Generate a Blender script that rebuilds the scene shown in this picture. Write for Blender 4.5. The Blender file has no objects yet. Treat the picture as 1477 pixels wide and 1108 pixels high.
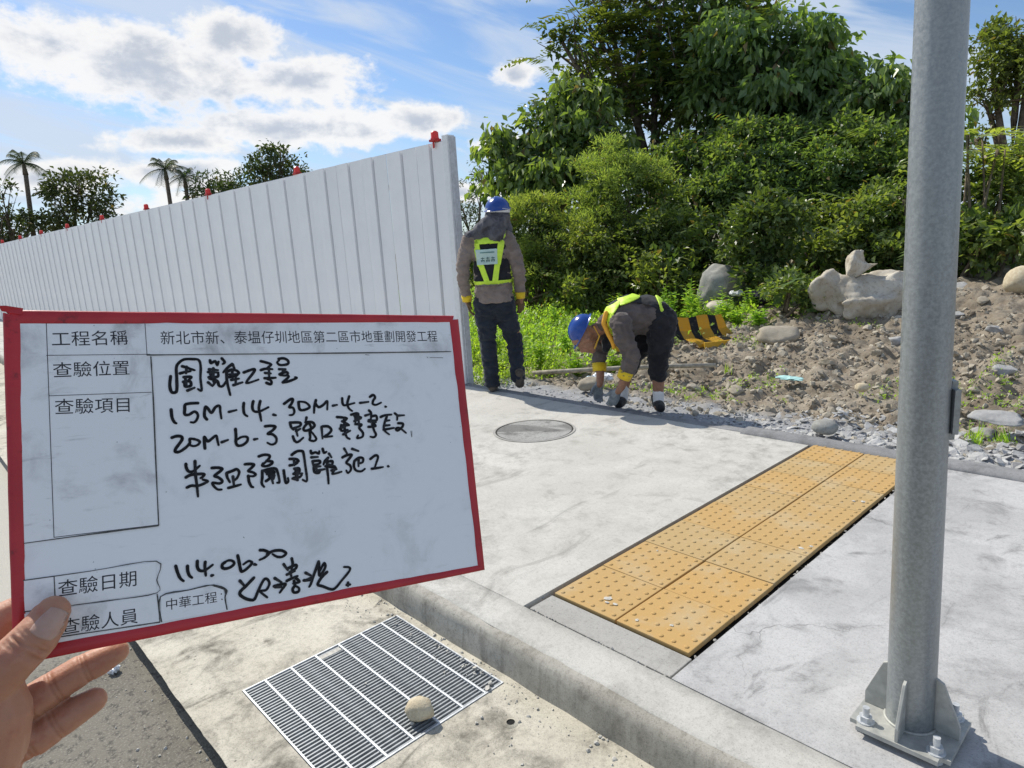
import bpy, bmesh, math, random
import numpy as np
from mathutils import Vector, Matrix, noise as mnoise
R = math.radians
random.seed(7)
SC = bpy.context.scene
COL = SC.collection

# ---------------------------------------------------------------- camera
cam_d = bpy.data.cameras.new('camera'); cam = bpy.data.objects.new('camera', cam_d); COL.objects.link(cam)
cam_d.sensor_width = 36.0; cam_d.lens = 36.0 * 965.46 / 1477.0
cam_d.clip_start = 0.05; cam_d.clip_end = 3000
PITCH, ROLL, HEAD = 0.20278, 0.06354, R(137.4)
Fh = Vector((math.cos(HEAD), math.sin(HEAD), 0)); Rh = Vector((math.sin(HEAD), -math.cos(HEAD), 0)); Zu = Vector((0, 0, 1))
Fv = Fh * math.cos(PITCH) - Zu * math.sin(PITCH); U0 = Fh * math.sin(PITCH) + Zu * math.cos(PITCH)
Rv = Rh * math.cos(ROLL) - U0 * math.sin(ROLL); Uv = U0 * math.cos(ROLL) + Rh * math.sin(ROLL)
cam.matrix_world = Matrix(((Rv.x, Uv.x, -Fv.x, 0), (Rv.y, Uv.y, -Fv.y, 0), (Rv.z, Uv.z, -Fv.z, 1.339), (0, 0, 0, 1)))
SC.camera = cam

# ---------------------------------------------------------------- light
SUN_EL, SUN_AZ = R(48), math.atan2(0.03, -1.0)
SUN_STRENGTH, SKY_STRENGTH, CLOUD_LEVEL = 4.9, 0.125, 1.0
sun_d = bpy.data.lights.new('sun', 'SUN'); sun_d.energy = SUN_STRENGTH; sun_d.angle = R(0.5); sun_d.color = (1.0, 0.94, 0.84)
sun = bpy.data.objects.new('sun', sun_d); COL.objects.link(sun)
sdir = Vector((math.cos(SUN_AZ) * math.cos(SUN_EL), math.sin(SUN_AZ) * math.cos(SUN_EL), math.sin(SUN_EL)))
sun.rotation_euler = sdir.to_track_quat('Z', 'Y').to_euler()
sun.location = (0, 0, 30)
SC.view_settings.view_transform = 'Standard'; SC.view_settings.look = 'None'
SC.view_settings.gamma = 1.0; SC.view_settings.exposure = -0.04
SC.view_settings.use_curve_mapping = False
SC.render.engine = 'CYCLES'
SC.cycles.max_bounces = 6; SC.cycles.diffuse_bounces = 3; SC.cycles.glossy_bounces = 2; SC.cycles.transmission_bounces = 3
SC.cycles.use_denoising = True


class NT:
    """small wrapper to write node trees as expressions"""
    def __init__(self, tree): self.t = tree; tree.nodes.clear()
    def n(self, typ, props=None, **inp):
        nd = self.t.nodes.new(typ)
        for k, v in (props or {}).items(): setattr(nd, k, v)
        for k, v in inp.items():
            key = k.replace('_', ' ')
            if key.isdigit() or (key[0] == 'i' and key[1:].isdigit()): sk = nd.inputs[int(key.strip('i'))]
            else: sk = nd.inputs[key]
            self.put(sk, v)
        return nd
    def put(self, sk, v):
        if isinstance(v, bpy.types.NodeSocket): self.t.links.new(v, sk)
        elif isinstance(v, bpy.types.Node): self.t.links.new(v.outputs[0], sk)
        else:
            if isinstance(v, (tuple, list)) and len(v) == 3 and sk.type == 'RGBA': v = (*v, 1)
            sk.default_value = v
    def m(self, op, a, b=0.0, c=0.0, clamp=False):
        nd = self.t.nodes.new('ShaderNodeMath'); nd.operation = op; nd.use_clamp = clamp
        for i, v in enumerate((a, b, c)): self.put(nd.inputs[i], v)
        return nd.outputs[0]
    def mix(self, f, a, b, blend='MIX'):
        nd = self.t.nodes.new('ShaderNodeMix'); nd.data_type = 'RGBA'; nd.blend_type = blend
        self.put(nd.inputs[0], f); self.put(nd.inputs[6], a); self.put(nd.inputs[7], b)
        return nd.outputs[2]
    def ramp(self, f, lo, hi, a=0.0, b=1.0, smooth=True):
        nd = self.t.nodes.new('ShaderNodeMapRange'); nd.interpolation_type = 'SMOOTHSTEP' if smooth else 'LINEAR'
        for i, v in enumerate((f, lo, hi, a, b)): self.put(nd.inputs[i], v)
        return nd.outputs[0]
    def noise(self, vec, scale, detail=4, rough=0.55, dist=0.0, out=0):
        nd = self.n('ShaderNodeTexNoise', Vector=vec, Scale=scale, Detail=detail, Roughness=rough, Distortion=dist)
        return nd.outputs[out]
    def vor(self, vec, scale, feature='F1', out='Distance', rnd=1.0):
        nd = self.n('ShaderNodeTexVoronoi', {'feature': feature}, Vector=vec, Scale=scale, Randomness=rnd)
        return nd.outputs[out]
    def vscale(self, vec, s):
        nd = self.t.nodes.new('ShaderNodeMapping'); self.put(nd.inputs['Vector'], vec); nd.inputs['Scale'].default_value = s
        return nd.outputs[0]


# ---------------------------------------------------------------- world: Nishita sky with clouds
world = bpy.data.worlds.new('World'); SC.world = world; world.use_nodes = True
w = NT(world.node_tree)
sky = w.n('ShaderNodeTexSky', {'sky_type': 'NISHITA', 'sun_disc': False, 'sun_elevation': SUN_EL,
          'sun_rotation': math.atan2(sdir.x, sdir.y), 'air_density': 1.0, 'dust_density': 0.6, 'ozone_density': 1.6})
tc = w.n('ShaderNodeTexCoord').outputs['Generated']
def dotc(v): return w.n('ShaderNodeVectorMath', {'operation': 'DOT_PRODUCT'}, i0=tc, i1=tuple(v)).outputs['Value']
az = w.m('MULTIPLY', w.m('ARCTAN2', dotc(-Rh), dotc(Fh)), 57.2958)
el = w.m('MULTIPLY', w.m('ARCSINE', dotc(Zu)), 57.2958)
P = w.n('ShaderNodeCombineXYZ', X=az, Y=w.m('MULTIPLY', el, 1.5)).outputs[0]
nz = w.noise(P, 0.28, 8, 0.6, 0.3); nz2 = w.noise(P, 0.09, 3, 0.5); fine = w.noise(P, 1.1, 5, 0.6)
BL = [(25, 13.8, 9.0, 3.1), (19.5, 16.0, 4.8, 2.0), (31, 15.0, 5.0, 2.2), (14.5, 13.2, 5.6, 2.2), (16.5, 9.9, 9.5, 1.9), (23.5, 9.0, 6.0, 1.2),
      (6.2, 10.2, 4.6, 1.6), (10.5, 9.4, 4.0, 1.4), (24.5, 6.9, 6.0, 1.3), (33, 6.5, 6, 1.3), (-1.6, 13.2, 2.3, 1.2), (-.2, 8.0, 3.0, 1.0), (20, 4.5, 10, 1.2), (3.5, 4.5, 5, 1.0),
      (60, 13, 14, 4), (85, 20, 16, 5), (-55, 12, 16, 4), (-95, 18, 22, 6), (140, 22, 25, 6), (-150, 16, 22, 5), (40, 26, 14, 4), (-20, 30, 16, 4)]
cv = None
for a_, e_, sa_, se_ in BL:
    dx = w.m('DIVIDE', w.m('SUBTRACT', az, a_), sa_); dy = w.m('DIVIDE', w.m('SUBTRACT', el, e_), se_)
    q = w.m('SUBTRACT', 1.0, w.m('SQRT', w.m('ADD', w.m('MULTIPLY', dx, dx), w.m('MULTIPLY', dy, dy))))
    cv = q if cv is None else w.m('SMOOTH_MAX', cv, q, 0.25)
cn = w.m('ADD', cv, w.m('ADD', w.m('MULTIPLY', w.m('SUBTRACT', nz, 0.5), 1.5), w.m('MULTIPLY', w.m('SUBTRACT', fine, 0.5), 0.6)))
cmask = w.ramp(cn, -0.08, 0.38)
cshade = w.ramp(w.m('ADD', cn, w.m('MULTIPLY', w.m('SUBTRACT', nz2, 0.5), 1.2)), 0.30, 1.0)
# thin high cloud, streaked along a slant
PS = w.n('ShaderNodeVectorRotate', {'rotation_type': 'Z_AXIS'}, Vector=P, Angle=R(-24)).outputs[0]
streak = w.noise(w.vscale(PS, (0.045, 0.22, 1)), 1.0, 6, 0.55, 0.6)
veil = w.m('ADD', w.m('MULTIPLY', w.ramp(streak, 0.40, 0.62), 0.78), w.ramp(el, 16.0, -2.0, 0.0, 0.26))
above = w.ramp(el, -1.0, 1.5)
skyc = w.mix(1.0, sky.outputs[0], (SKY_STRENGTH,) * 3, 'MULTIPLY')
skyc = w.mix(1.0, skyc, (0.74, 0.88, 1.04), 'MULTIPLY')
veilc = (0.66 * CLOUD_LEVEL, 0.75 * CLOUD_LEVEL, 0.88 * CLOUD_LEVEL)
c1 = w.mix(w.m('MULTIPLY', veil, above), skyc, veilc)
cloudc = w.mix(cshade, (CLOUD_LEVEL, 0.99 * CLOUD_LEVEL, 0.98 * CLOUD_LEVEL), (0.56 * CLOUD_LEVEL, 0.61 * CLOUD_LEVEL, 0.70 * CLOUD_LEVEL))
c2 = w.mix(w.m('MULTIPLY', w.m('MULTIPLY', cmask, above), 0.93), c1, cloudc)
bg = w.n('ShaderNodeBackground', Color=c2, Strength=1.0)
w.n('ShaderNodeOutputWorld', Surface=bg)


# ---------------------------------------------------------------- object helpers
def tag(o, label=None, cat=None, group=None, kind=None):
    for k, v in (('label', label), ('category', cat), ('group', group), ('kind', kind)):
        if v: o[k] = v
    return o
def link(o, parent=None):
    COL.objects.link(o)
    if parent: o.parent = parent
    return o
def empty(name, loc, rz=0.0, **kw):
    o = bpy.data.objects.new(name, None); o.location = loc; o.rotation_euler = (0, 0, rz); o.empty_display_size = 0.1
    return tag(link(o), **kw)
def mobj(name, me, mat=None, parent=None, smooth=False, **kw):
    o = bpy.data.objects.new(name, me)
    if mat is not None and not me.materials: me.materials.append(mat)
    if smooth: me.polygons.foreach_set('use_smooth', [True] * len(me.polygons))
    return tag(link(o, parent), **kw)
def from_np(name, V, F):
    """mesh from arrays; F (n,3) or (n,4)"""
    V = np.asarray(V, np.float32); F = np.asarray(F, np.int32); k = F.shape[1]
    me = bpy.data.meshes.new(name); me.vertices.add(len(V)); me.vertices.foreach_set('co', V.ravel())
    me.loops.add(F.size); me.loops.foreach_set('vertex_index', F.ravel())
    me.polygons.add(len(F)); me.polygons.foreach_set('loop_start', np.arange(0, F.size, k, dtype=np.int32))
    me.polygons.foreach_set('use_smooth', np.zeros(len(F), bool)); me.update(calc_edges=True); me.validate()
    return me
def from_bm(name, bm):
    me = bpy.data.meshes.new(name); bmesh.ops.recalc_face_normals(bm, faces=bm.faces); bm.to_mesh(me); bm.free(); return me
def box(bm, x0, x1, y0, y1, z0, z1, bev=0.0):
    vs = [bm.verts.new(p) for p in ((x0,y0,z0),(x1,y0,z0),(x1,y1,z0),(x0,y1,z0),(x0,y0,z1),(x1,y0,z1),(x1,y1,z1),(x0,y1,z1))]
    fs = [bm.faces.new([vs[i] for i in f]) for f in ((3,2,1,0),(4,5,6,7),(0,1,5,4),(1,2,6,5),(2,3,7,6),(3,0,4,7))]
    if bev:
        es = list({e for f in fs for e in f.edges})
        bmesh.ops.bevel(bm, geom=es, offset=bev, segments=2, affect='EDGES', profile=0.6)
def cyl(bm, p0, p1, r0, r1, n=16, caps=True):
    p0, p1 = Vector(p0), Vector(p1); d = (p1 - p0)
    q = d.to_track_quat('Z', 'Y'); A = []; B = []
    for i in range(n):
        a = 2 * math.pi * i / n; v = Vector((math.cos(a), math.sin(a), 0))
        A.append(bm.verts.new(p0 + q @ (v * r0))); B.append(bm.verts.new(p1 + q @ (v * r1)))
    for i in range(n):
        j = (i + 1) % n; bm.faces.new((A[i], A[j], B[j], B[i]))
    if caps: bm.faces.new(A[::-1]); bm.faces.new(B)
def ball(bm, c, r, sub=2, sc=(1, 1, 1), rot=None):
    M = Matrix.Translation(Vector(c)) @ (rot.to_matrix().to_4x4() if rot else Matrix()) @ Matrix.Diagonal((sc[0]*r, sc[1]*r, sc[2]*r, 1))
    bmesh.ops.create_icosphere(bm, subdivisions=sub, radius=1.0, matrix=M)
def tube(bm, pts, rad, n=8):
    """swept tube through points"""
    rings = []; pts = [Vector(p) for p in pts]
    for i, p in enumerate(pts):
        d = (pts[min(i + 1, len(pts) - 1)] - pts[max(i - 1, 0)]).normalized(); q = d.to_track_quat('Z', 'Y')
        r = rad[i] if isinstance(rad, (list, tuple)) else rad
        rings.append([bm.verts.new(p + q @ Vector((math.cos(2*math.pi*k/n)*r, math.sin(2*math.pi*k/n)*r, 0))) for k in range(n)])
    for a, b in zip(rings, rings[1:]):
        for k in range(n): bm.faces.new((a[k], a[(k+1) % n], b[(k+1) % n], b[k]))
    bm.faces.new(rings[0][::-1]); bm.faces.new(rings[-1])

# numpy value-noise fbm
def vnoise(x, y, seed=0):
    xi = np.floor(x).astype(np.int64); yi = np.floor(y).astype(np.int64); xf = x - xi; yf = y - yi
    def h(a, b):
        n = (a * 374761393 + b * 668265263 + seed * 1442695041) & 0x7fffffff; n = ((n ^ (n >> 13)) * 1274126177) & 0x7fffffff
        return ((n ^ (n >> 16)) & 0xffff) / 65535.0
    u = xf*xf*(3-2*xf); v = yf*yf*(3-2*yf)
    return (h(xi,yi)*(1-u)+h(xi+1,yi)*u)*(1-v)+(h(xi,yi+1)*(1-u)+h(xi+1,yi+1)*u)*v
def fbm(x, y, oct=4, seed=0, gain=0.5):
    s = 0; a = 1; t = 0
    for k in range(oct): s = s + a * vnoise(x * 2**k + 17.3*k, y * 2**k - 9.1*k, seed + k); t += a; a *= gain
    return s / t - 0.5
def sm(t): t = np.clip(t, 0, 1); return t*t*(3-2*t)
def terr(X, Y):
    return -.04 + .5*sm((Y-4.9)/5.5)*sm((X+6.5)/3.5) + .12*sm((Y-5.5)/5)
def terr_full(X, Y):
    d = sm((Y - 4.3) / 1.2); mid = sm((Y - 4.25) / .15)
    g = terr(X, Y) + d * (fbm(X*.9, Y*.9, 3, 3) * .18 + (np.abs(fbm(X*3.2, Y*3.2, 4, 8, .6)) * .32 - .075)) + mid * (np.abs(fbm(X*8, Y*8, 3, 5, .65)) * .09 - .022) - d * np.maximum(0, fbm(X*5, Y*5, 2, 15) - .1) * .18
    return g * 1.0
def terr1(x, y): return float(terr_full(np.array([float(x)]), np.array([float(y)]))[0])

# ---------------------------------------------------------------- materials
def material(name):
    m = bpy.data.materials.new(name); m.use_nodes = True; return m, NT(m.node_tree)
def finish(nt, color, rough=0.8, bump=None, bstr=0.3, bdist=0.01, spec=0.3, metal=0.0, **extra):
    kw = dict(Base_Color=color, Roughness=rough, Metallic=metal)
    b = nt.n('ShaderNodeBsdfPrincipled', **kw); b.inputs['Specular IOR Level'].default_value = spec
    for k, v in extra.items(): nt.put(b.inputs[k.replace('_', ' ')], v)
    if bump is not None:
        bp = nt.n('ShaderNodeBump', Strength=bstr, Distance=bdist, Height=bump); nt.put(b.inputs['Normal'], bp.outputs[0])
    nt.n('ShaderNodeOutputMaterial', Surface=b.outputs[0]); return b
def wpos(nt): return nt.n('ShaderNodeNewGeometry').outputs['Position']
def opos(nt): return nt.n('ShaderNodeTexCoord').outputs['Object']
def plain(name, col, rough=0.6, spec=0.3, metal=0.0, var=0.12, scale=30, bstr=0.15):
    m, nt = material(name); p = opos(nt); n = nt.noise(p, scale, 4)
    c = nt.mix(nt.ramp(n, 0.3, 0.7), tuple(x*(1-var) for x in col), tuple(min(1, x*(1+var)) for x in col))
    finish(nt, c, rough, n, bstr, 0.002, spec, metal); return m
def concrete(name, base, dark, light, stain=0.5, pits=0.5, warm=0.0, swirl=0.0, crack=0.0, grain=1.0, blot=.5, streak=0.0):
    m, nt = material(name); p = wpos(nt)
    big = nt.noise(p, 1.3, 5, 0.6, 0.4); mid = nt.noise(p, 5.5, 6, 0.62, 0.5); fin = nt.noise(p, 60, 5, 0.7); gr = nt.noise(p, 380, 2, 0.6)
    c = nt.mix(nt.ramp(big, 0.35, 0.68), base, light)
    c = nt.mix(nt.m('MULTIPLY', nt.ramp(mid, 0.52, 0.72), stain), c, dark)
    st = nt.noise(nt.vscale(p, (3.5, 1.2, 1)), 1.6, 7, 0.7, 1.0)
    c = nt.mix(nt.m('MULTIPLY', nt.ramp(st, 0.56, 0.7), stain * 0.8), c, tuple(x*0.75 for x in dark))
    gg = nt.noise(p, 6.5, 12, .78, .2); lm = nt.ramp(nt.noise(p, .8, 3, .5, .5), .42, .62, .12, 1.0); c = nt.mix(nt.m('MULTIPLY', nt.ramp(gg, .56, .34), nt.m('MULTIPLY', lm, blot)), c, tuple(x*.6 for x in dark)); spk = nt.noise(p, 210, 3, .8); c = nt.mix(nt.m('MULTIPLY', nt.ramp(spk, .48, .30), .5), c, tuple(x*.5 for x in dark)); c = nt.mix(nt.m('MULTIPLY', nt.ramp(spk, .56, .72), .35), c, tuple(min(1, x*1.15) for x in light))
    if streak: sk = nt.noise(nt.vscale(p, (26, 26, 1.2)), 1, 4, .6); c = nt.mix(nt.m('MULTIPLY', nt.ramp(sk, .5, .66), streak), c, tuple(x*.7 for x in dark)); c = nt.mix(nt.m('MULTIPLY', nt.ramp(sk, .40, .28), streak*.6), c, light)
    if True: pass; c = nt.mix(nt.m('MULTIPLY', nt.ramp(gg, .55, .68), .35), c, tuple(min(1, x*1.08) for x in light))
    if swirl:
        s = nt.noise(p, 1.7, 2, 0.4, 1.6); s = nt.m('ABSOLUTE', nt.m('SUBTRACT', s, 0.5))
        c = nt.mix(nt.m('MULTIPLY', nt.ramp(s, 0.05, 0.0), nt.m('MULTIPLY', swirl * .5, nt.ramp(mid, .45, .6))), c, tuple(x*0.8 for x in dark))
        s2 = nt.noise(p, 1.1, 2, 0.4, 2.0)
        c = nt.mix(nt.m('MULTIPLY', nt.ramp(s2, 0.55, 0.62), swirl * 0.7), c, tuple(x*1.1 for x in dark))
    c = nt.mix(nt.m('MULTIPLY', nt.m('SUBTRACT', fin, 0.5), 0.9 * grain), c, (0.0, 0.0, 0.0))
    c = nt.mix(nt.m('MULTIPLY', nt.ramp(gr, 0.62, 0.8), 0.25 * grain), c, tuple(x*0.6 for x in dark))
    h = nt.m('ADD', nt.m('MULTIPLY', fin, 0.6), nt.m('MULTIPLY', gr, 0.35 * grain))
    if pits:
        v = nt.vor(p, 26); keep = nt.ramp(nt.noise(p, 6, 2), 0.5, 0.62)
        pt = nt.m('MULTIPLY', nt.ramp(v, 0.14, 0.05), nt.m('MULTIPLY', keep, pits))
        v2 = nt.vor(p, 90); pt2 = nt.m('MULTIPLY', nt.ramp(v2, 0.16, 0.06), nt.m('MULTIPLY', nt.ramp(nt.noise(p, 17, 2), 0.5, 0.6), pits))
        pp = nt.m('MAXIMUM', pt, pt2)
        c = nt.mix(nt.m('MULTIPLY', pp, 0.8), c, (0.09, 0.085, 0.075)); h = nt.m('SUBTRACT', h, nt.m('MULTIPLY', pp, 1.2))
    if crack:
        wp = nt.n('ShaderNodeVectorMath', {'operation': 'ADD'}, i0=p, i1=nt.n('ShaderNodeVectorMath', {'operation': 'SCALE'}, i0=nt.noise(p, 3, 4, out=1), Scale=0.35).outputs[0]).outputs[0]
        e = nt.vor(wp, 1.1, 'DISTANCE_TO_EDGE'); k = nt.m('MULTIPLY', nt.ramp(e, 0.003, 0.0008), nt.m('MULTIPLY', crack * .55, nt.ramp(nt.noise(p, 1.0, 2), 0.42, 0.50)))
        c = nt.mix(k, c, (0.12, 0.12, 0.12)); h = nt.m('SUBTRACT', h, k)
    finish(nt, c, 0.88, h, 0.35, 0.004, 0.2); return m

M_WALK = concrete('walk_concrete', (.49, .475, .43), (.28, .27, .24), (.58, .565, .52), 0.55, 0.5, blot=.55)
M_WALK2 = concrete('cement_smear', (.425, .42, .412), (.25, .248, .243), (.51, .505, .495), 1.0, 0.25, swirl=0.35, crack=1.0, grain=.8, blot=.38)
M_KERB = concrete('kerb_concrete', (.36, .34, .29), (.17, .155, .125), (.46, .44, .385), 0.7, 0.8, grain=1.3, blot=.55, streak=.28)
M_GUT = concrete('gutter_concrete', (.50, .465, .375), (.17, .155, .125), (.60, .565, .47), 1.0, 1.0, grain=1.3, blot=.6)
M_MORTAR = concrete('mortar', (.37, .36, .335), (.22, .21, .19), (.44, .43, .40), 0.5, 0.6)
M_FARK = concrete('far_kerb_concrete', (.24, .24, .24), (.13, .13, .13), (.31, .31, .31), 0.6, 0.6)
M_MANH = concrete('manhole_concrete', (.33, .33, .31), (.11, .11, .105), (.43, .43, .41), 1.0, 0.9, swirl=1.0, grain=2.2)

def road_mat():
    m, nt = material('road'); p = wpos(nt)
    a = nt.noise(p, 2.5, 5, .6, .3); f = nt.noise(p, 120, 4, .75); g = nt.vor(p, 160); v = nt.noise(p, 30, 5, .7)
    c = nt.mix(nt.ramp(a, .35, .65), (.155, .143, .118), (.205, .19, .158))
    c = nt.mix(nt.m('MULTIPLY', nt.ramp(f, .5, .72), .8), c, (.38, .36, .31))
    c = nt.mix(nt.m('MULTIPLY', nt.ramp(v, .5, .36), .7), c, (.07, .065, .06))
    lt = nt.ramp(nt.noise(p, 0.9, 4, .5, .2), .50, .60)
    x = nt.n('ShaderNodeSeparateXYZ', Vector=p)
    far = nt.ramp(x.outputs[0], -3.0, -3.6)
    c = nt.mix(nt.m('MULTIPLY', far, .9), c, (.50, .48, .42))
    finish(nt, c, .92, nt.m('ADD', nt.m('MULTIPLY', v, .5), nt.m('SUBTRACT', f, nt.m('MULTIPLY', g, .4))), .6, .006, .2); return m
M_ROAD = road_mat()

def dirt_mat():
    m, nt = material('rubble_soil'); p = wpos(nt); x = nt.n('ShaderNodeSeparateXYZ', Vector=p)
    a = nt.noise(p, 1.2, 5, .6, .3); b = nt.noise(p, 9, 6, .7); f = nt.noise(p, 55, 5, .75)
    c = nt.mix(nt.ramp(a, .35, .65), (.235, .198, .148), (.345, .30, .235))
    c = nt.mix(nt.m('MULTIPLY', nt.ramp(b, .55, .35), .6), c, (.15, .115, .08))
    c = nt.mix(nt.m('MULTIPLY', nt.ramp(f, .55, .75), .55), c, (.46, .43, .37))
    near = nt.ramp(nt.m('ADD', x.outputs[1], nt.m('MULTIPLY', nt.m('SUBTRACT', a, .5), 1.2)), 5.1, 4.6)
    c = nt.mix(near, c, nt.mix(f, (.20, .205, .21), (.44, .45, .46)))
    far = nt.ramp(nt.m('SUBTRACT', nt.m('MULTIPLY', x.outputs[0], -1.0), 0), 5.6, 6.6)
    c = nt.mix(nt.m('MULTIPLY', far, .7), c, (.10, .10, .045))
    finish(nt, c, .95, nt.m('ADD', b, nt.m('MULTIPLY', f, .6)), .7, .02, .1); return m
M_DIRT = dirt_mat()

def rock_mat(name, A, B, dark, scale=9, island=True):
    m, nt = material(name); p = opos(nt); n = nt.noise(p, scale, 6, .65, .3); f = nt.noise(p, scale*8, 4, .7)
    c = nt.mix(nt.ramp(n, .35, .65), A, B); c = nt.mix(nt.m('MULTIPLY', nt.ramp(f, .5, .72), .6), c, dark)
    if island:
        r = nt.n('ShaderNodeNewGeometry').outputs['Random Per Island']
        c = nt.mix(nt.m('MULTIPLY', r, .55), c, nt.mix(nt.m('FRACT', nt.m('MULTIPLY', r, 7.3)), dark, tuple(min(1, q*1.35) for q in B)))
    finish(nt, c, .9, nt.m('ADD', n, nt.m('MULTIPLY', f, .5)), .5, .01, .2); return m
M_SLATE = rock_mat('slate_gravel', (.33, .33, .325), (.48, .48, .465), (.18, .175, .17), 25)
M_STONE = rock_mat('tan_stone', (.34, .30, .235), (.46, .42, .34), (.20, .165, .12), 14)
M_BOULDER = rock_mat('pale_boulder', (.43, .375, .29), (.60, .56, .475), (.21, .16, .11), 3.2, False)
M_GREYROCK = rock_mat('grey_rock', (.26, .26, .24), (.36, .36, .33), (.16, .15, .13), 7, False)
M_COBBLE = rock_mat('tan_cobble', (.50, .42, .29), (.62, .55, .40), (.40, .33, .22), 22, False)

def leaf_mat(name, a, b, c3, trans=.45, rough=.45, spec=.35):
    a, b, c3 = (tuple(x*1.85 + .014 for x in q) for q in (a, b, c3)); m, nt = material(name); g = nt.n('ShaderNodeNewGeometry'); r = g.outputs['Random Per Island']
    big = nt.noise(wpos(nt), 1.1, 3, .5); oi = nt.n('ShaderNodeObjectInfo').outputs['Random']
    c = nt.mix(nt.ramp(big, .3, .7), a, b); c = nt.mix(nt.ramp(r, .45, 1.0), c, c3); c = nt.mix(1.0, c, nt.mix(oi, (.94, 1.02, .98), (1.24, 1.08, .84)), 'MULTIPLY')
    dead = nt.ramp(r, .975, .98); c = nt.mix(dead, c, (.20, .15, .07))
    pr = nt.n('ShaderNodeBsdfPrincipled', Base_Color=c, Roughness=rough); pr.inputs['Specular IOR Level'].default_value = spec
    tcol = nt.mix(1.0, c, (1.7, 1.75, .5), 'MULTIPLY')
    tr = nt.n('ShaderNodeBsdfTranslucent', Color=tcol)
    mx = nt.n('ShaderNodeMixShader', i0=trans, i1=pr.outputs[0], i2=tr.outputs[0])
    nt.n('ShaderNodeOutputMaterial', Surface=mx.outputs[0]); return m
M_LEAF = {
 'shrub': leaf_mat('leaf_shrub', (.050, .082, .032), (.070, .105, .036), (.115, .150, .058), .45, .38, .5),
 'round': leaf_mat('leaf_round', (.032, .058, .020), (.042, .072, .022), (.07, .105, .03), .3, .35, .5),
 'fine': leaf_mat('leaf_fine', (.115, .15, .060), (.14, .175, .065), (.17, .20, .08), .5),
 'big': leaf_mat('leaf_big', (.062, .100, .040), (.085, .125, .044), (.14, .18, .07), .45, .34, .6),
 'compound': leaf_mat('leaf_compound', (.040, .060, .022), (.055, .080, .025), (.085, .115, .034), .4),
 'broad': leaf_mat('leaf_broad', (.048, .070, .026), (.062, .086, .028), (.09, .12, .036), .4),
 'filler': leaf_mat('leaf_filler', (.022, .042, .012), (.03, .055, .015), (.045, .075, .02), .35),  # darker inner leaves, the crown's inner shade put into their colour
 'far': leaf_mat('leaf_far', (.020, .034, .014), (.026, .042, .017), (.036, .055, .02), .25),  # colour lowered so distant crowns read as backlit silhouettes
 'weed': leaf_mat('leaf_weed', (.10, .17, .03), (.14, .22, .04), (.19, .27, .06), .5),
}
M_BARK = plain('bark', (.16, .13, .10), .9, .1, 0, .35, 12, .6)
M_STEEL = None

# ================================================================= SETTING
# ---- ground beyond the far kerb: soil and rubble, out to the horizon
def axis(lo, f0, f1, hi, step, grow=1.28):
    a = list(np.arange(f0, f1, step)); s = step; x = f1
    while x < hi: a.append(x); s *= grow; x += s
    a.append(hi); s = step; x = f0 - step; b = []
    while x > lo: b.append(x); s *= grow; x -= s
    b.append(lo); return np.array(b[::-1] + a)
gx = axis(-900, -8.2, 1.6, 500, .026); gy = axis(4.2, 4.2, 9.2, 900, .028); gy = gy[gy >= 4.2]; gy = np.unique(gy)
GX, GY = np.meshgrid(gx, gy); GZ = terr_full(GX, GY)
V = np.stack([GX.ravel(), GY.ravel(), GZ.ravel()], 1); nx, ny = len(gx), len(gy)
I = np.arange(nx*ny).reshape(ny, nx); F = np.stack([I[:-1,:-1].ravel(), I[:-1,1:].ravel(), I[1:,1:].ravel(), I[1:,:-1].ravel()], 1)
mobj('ground', from_np('ground', V, F), M_DIRT, smooth=True, kind='structure')

# ---- road sheet (lower), gutter slab, kerb, sidewalk slabs
bm = bmesh.new(); bmesh.ops.create_grid(bm, x_segments=2, y_segments=2, size=1)
for v in bm.verts: v.co = Vector((-300 + 400 * (v.co.x + 1), -400 + 200.3 * (v.co.y + 1), -.20))
mobj('road', from_bm('road', bm), M_ROAD, kind='structure')

GX0, GX1, GY0, GY1 = -2.232, -1.572, .672, 1.322
def wob(x, s, a=.006): return a * 2 * float(fbm(np.array([x*s]), np.array([s*.7]), 3, 4)[0])
def slab_strip(name, x0, x1, prof, mat, step=.05, jit=0.0, seed=1, **kw):
    """sweep a (y,z) profile along X with a little unevenness"""
    xs = np.arange(x0, x1, step) if step else np.array([x0, x1]); xs = np.append(xs, x1)
    V = []; n = len(prof)
    for i, x in enumerate(xs):
        for j, (y, z) in enumerate(prof):
            e = jit * float(fbm(np.array([x*7.0]), np.array([j*3.1]), 3, seed)[0]) if jit else 0
            V.append((x, y + e, z + e * .4))
    F = [(i*n+j, (i+1)*n+j, (i+1)*n+j+1, i*n+j+1) for i in range(len(xs)-1) for j in range(n-1)]
    me = from_np(name, V, F); return mobj(name, me, mat, smooth=True, kind='structure', **kw)
gut = bpy.data.objects.new('gutter_slab', None); tag(gut, kind='structure'); link(gut)
bm = bmesh.new()
edge = []
xs = list(np.arange(-6.0, 3.0, .03)); zt, zb = -.13, -.26
for x in [-60.0] + xs + [20.0]:
    e = float(fbm(np.array([x*5.0]), np.array([.3]), 4, 9, .65)[0]) * .016
    edge.append((x, .50 + e))
A = [bm.verts.new((x, y, zt)) for x, y in edge]; B = [bm.verts.new((x, y + .006, zt - .012)) for x, y in edge]
C_ = [bm.verts.new((x, y + .03, -.205)) for x, y in edge]; D = [bm.verts.new((x, GY0, zt)) for x, y in edge]
for i in range(len(edge) - 1):
    bm.faces.new((A[i], A[i+1], D[i+1], D[i])); bm.faces.new((B[i], B[i+1], A[i+1], A[i])); bm.faces.new((C_[i], C_[i+1], B[i+1], B[i]))
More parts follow.
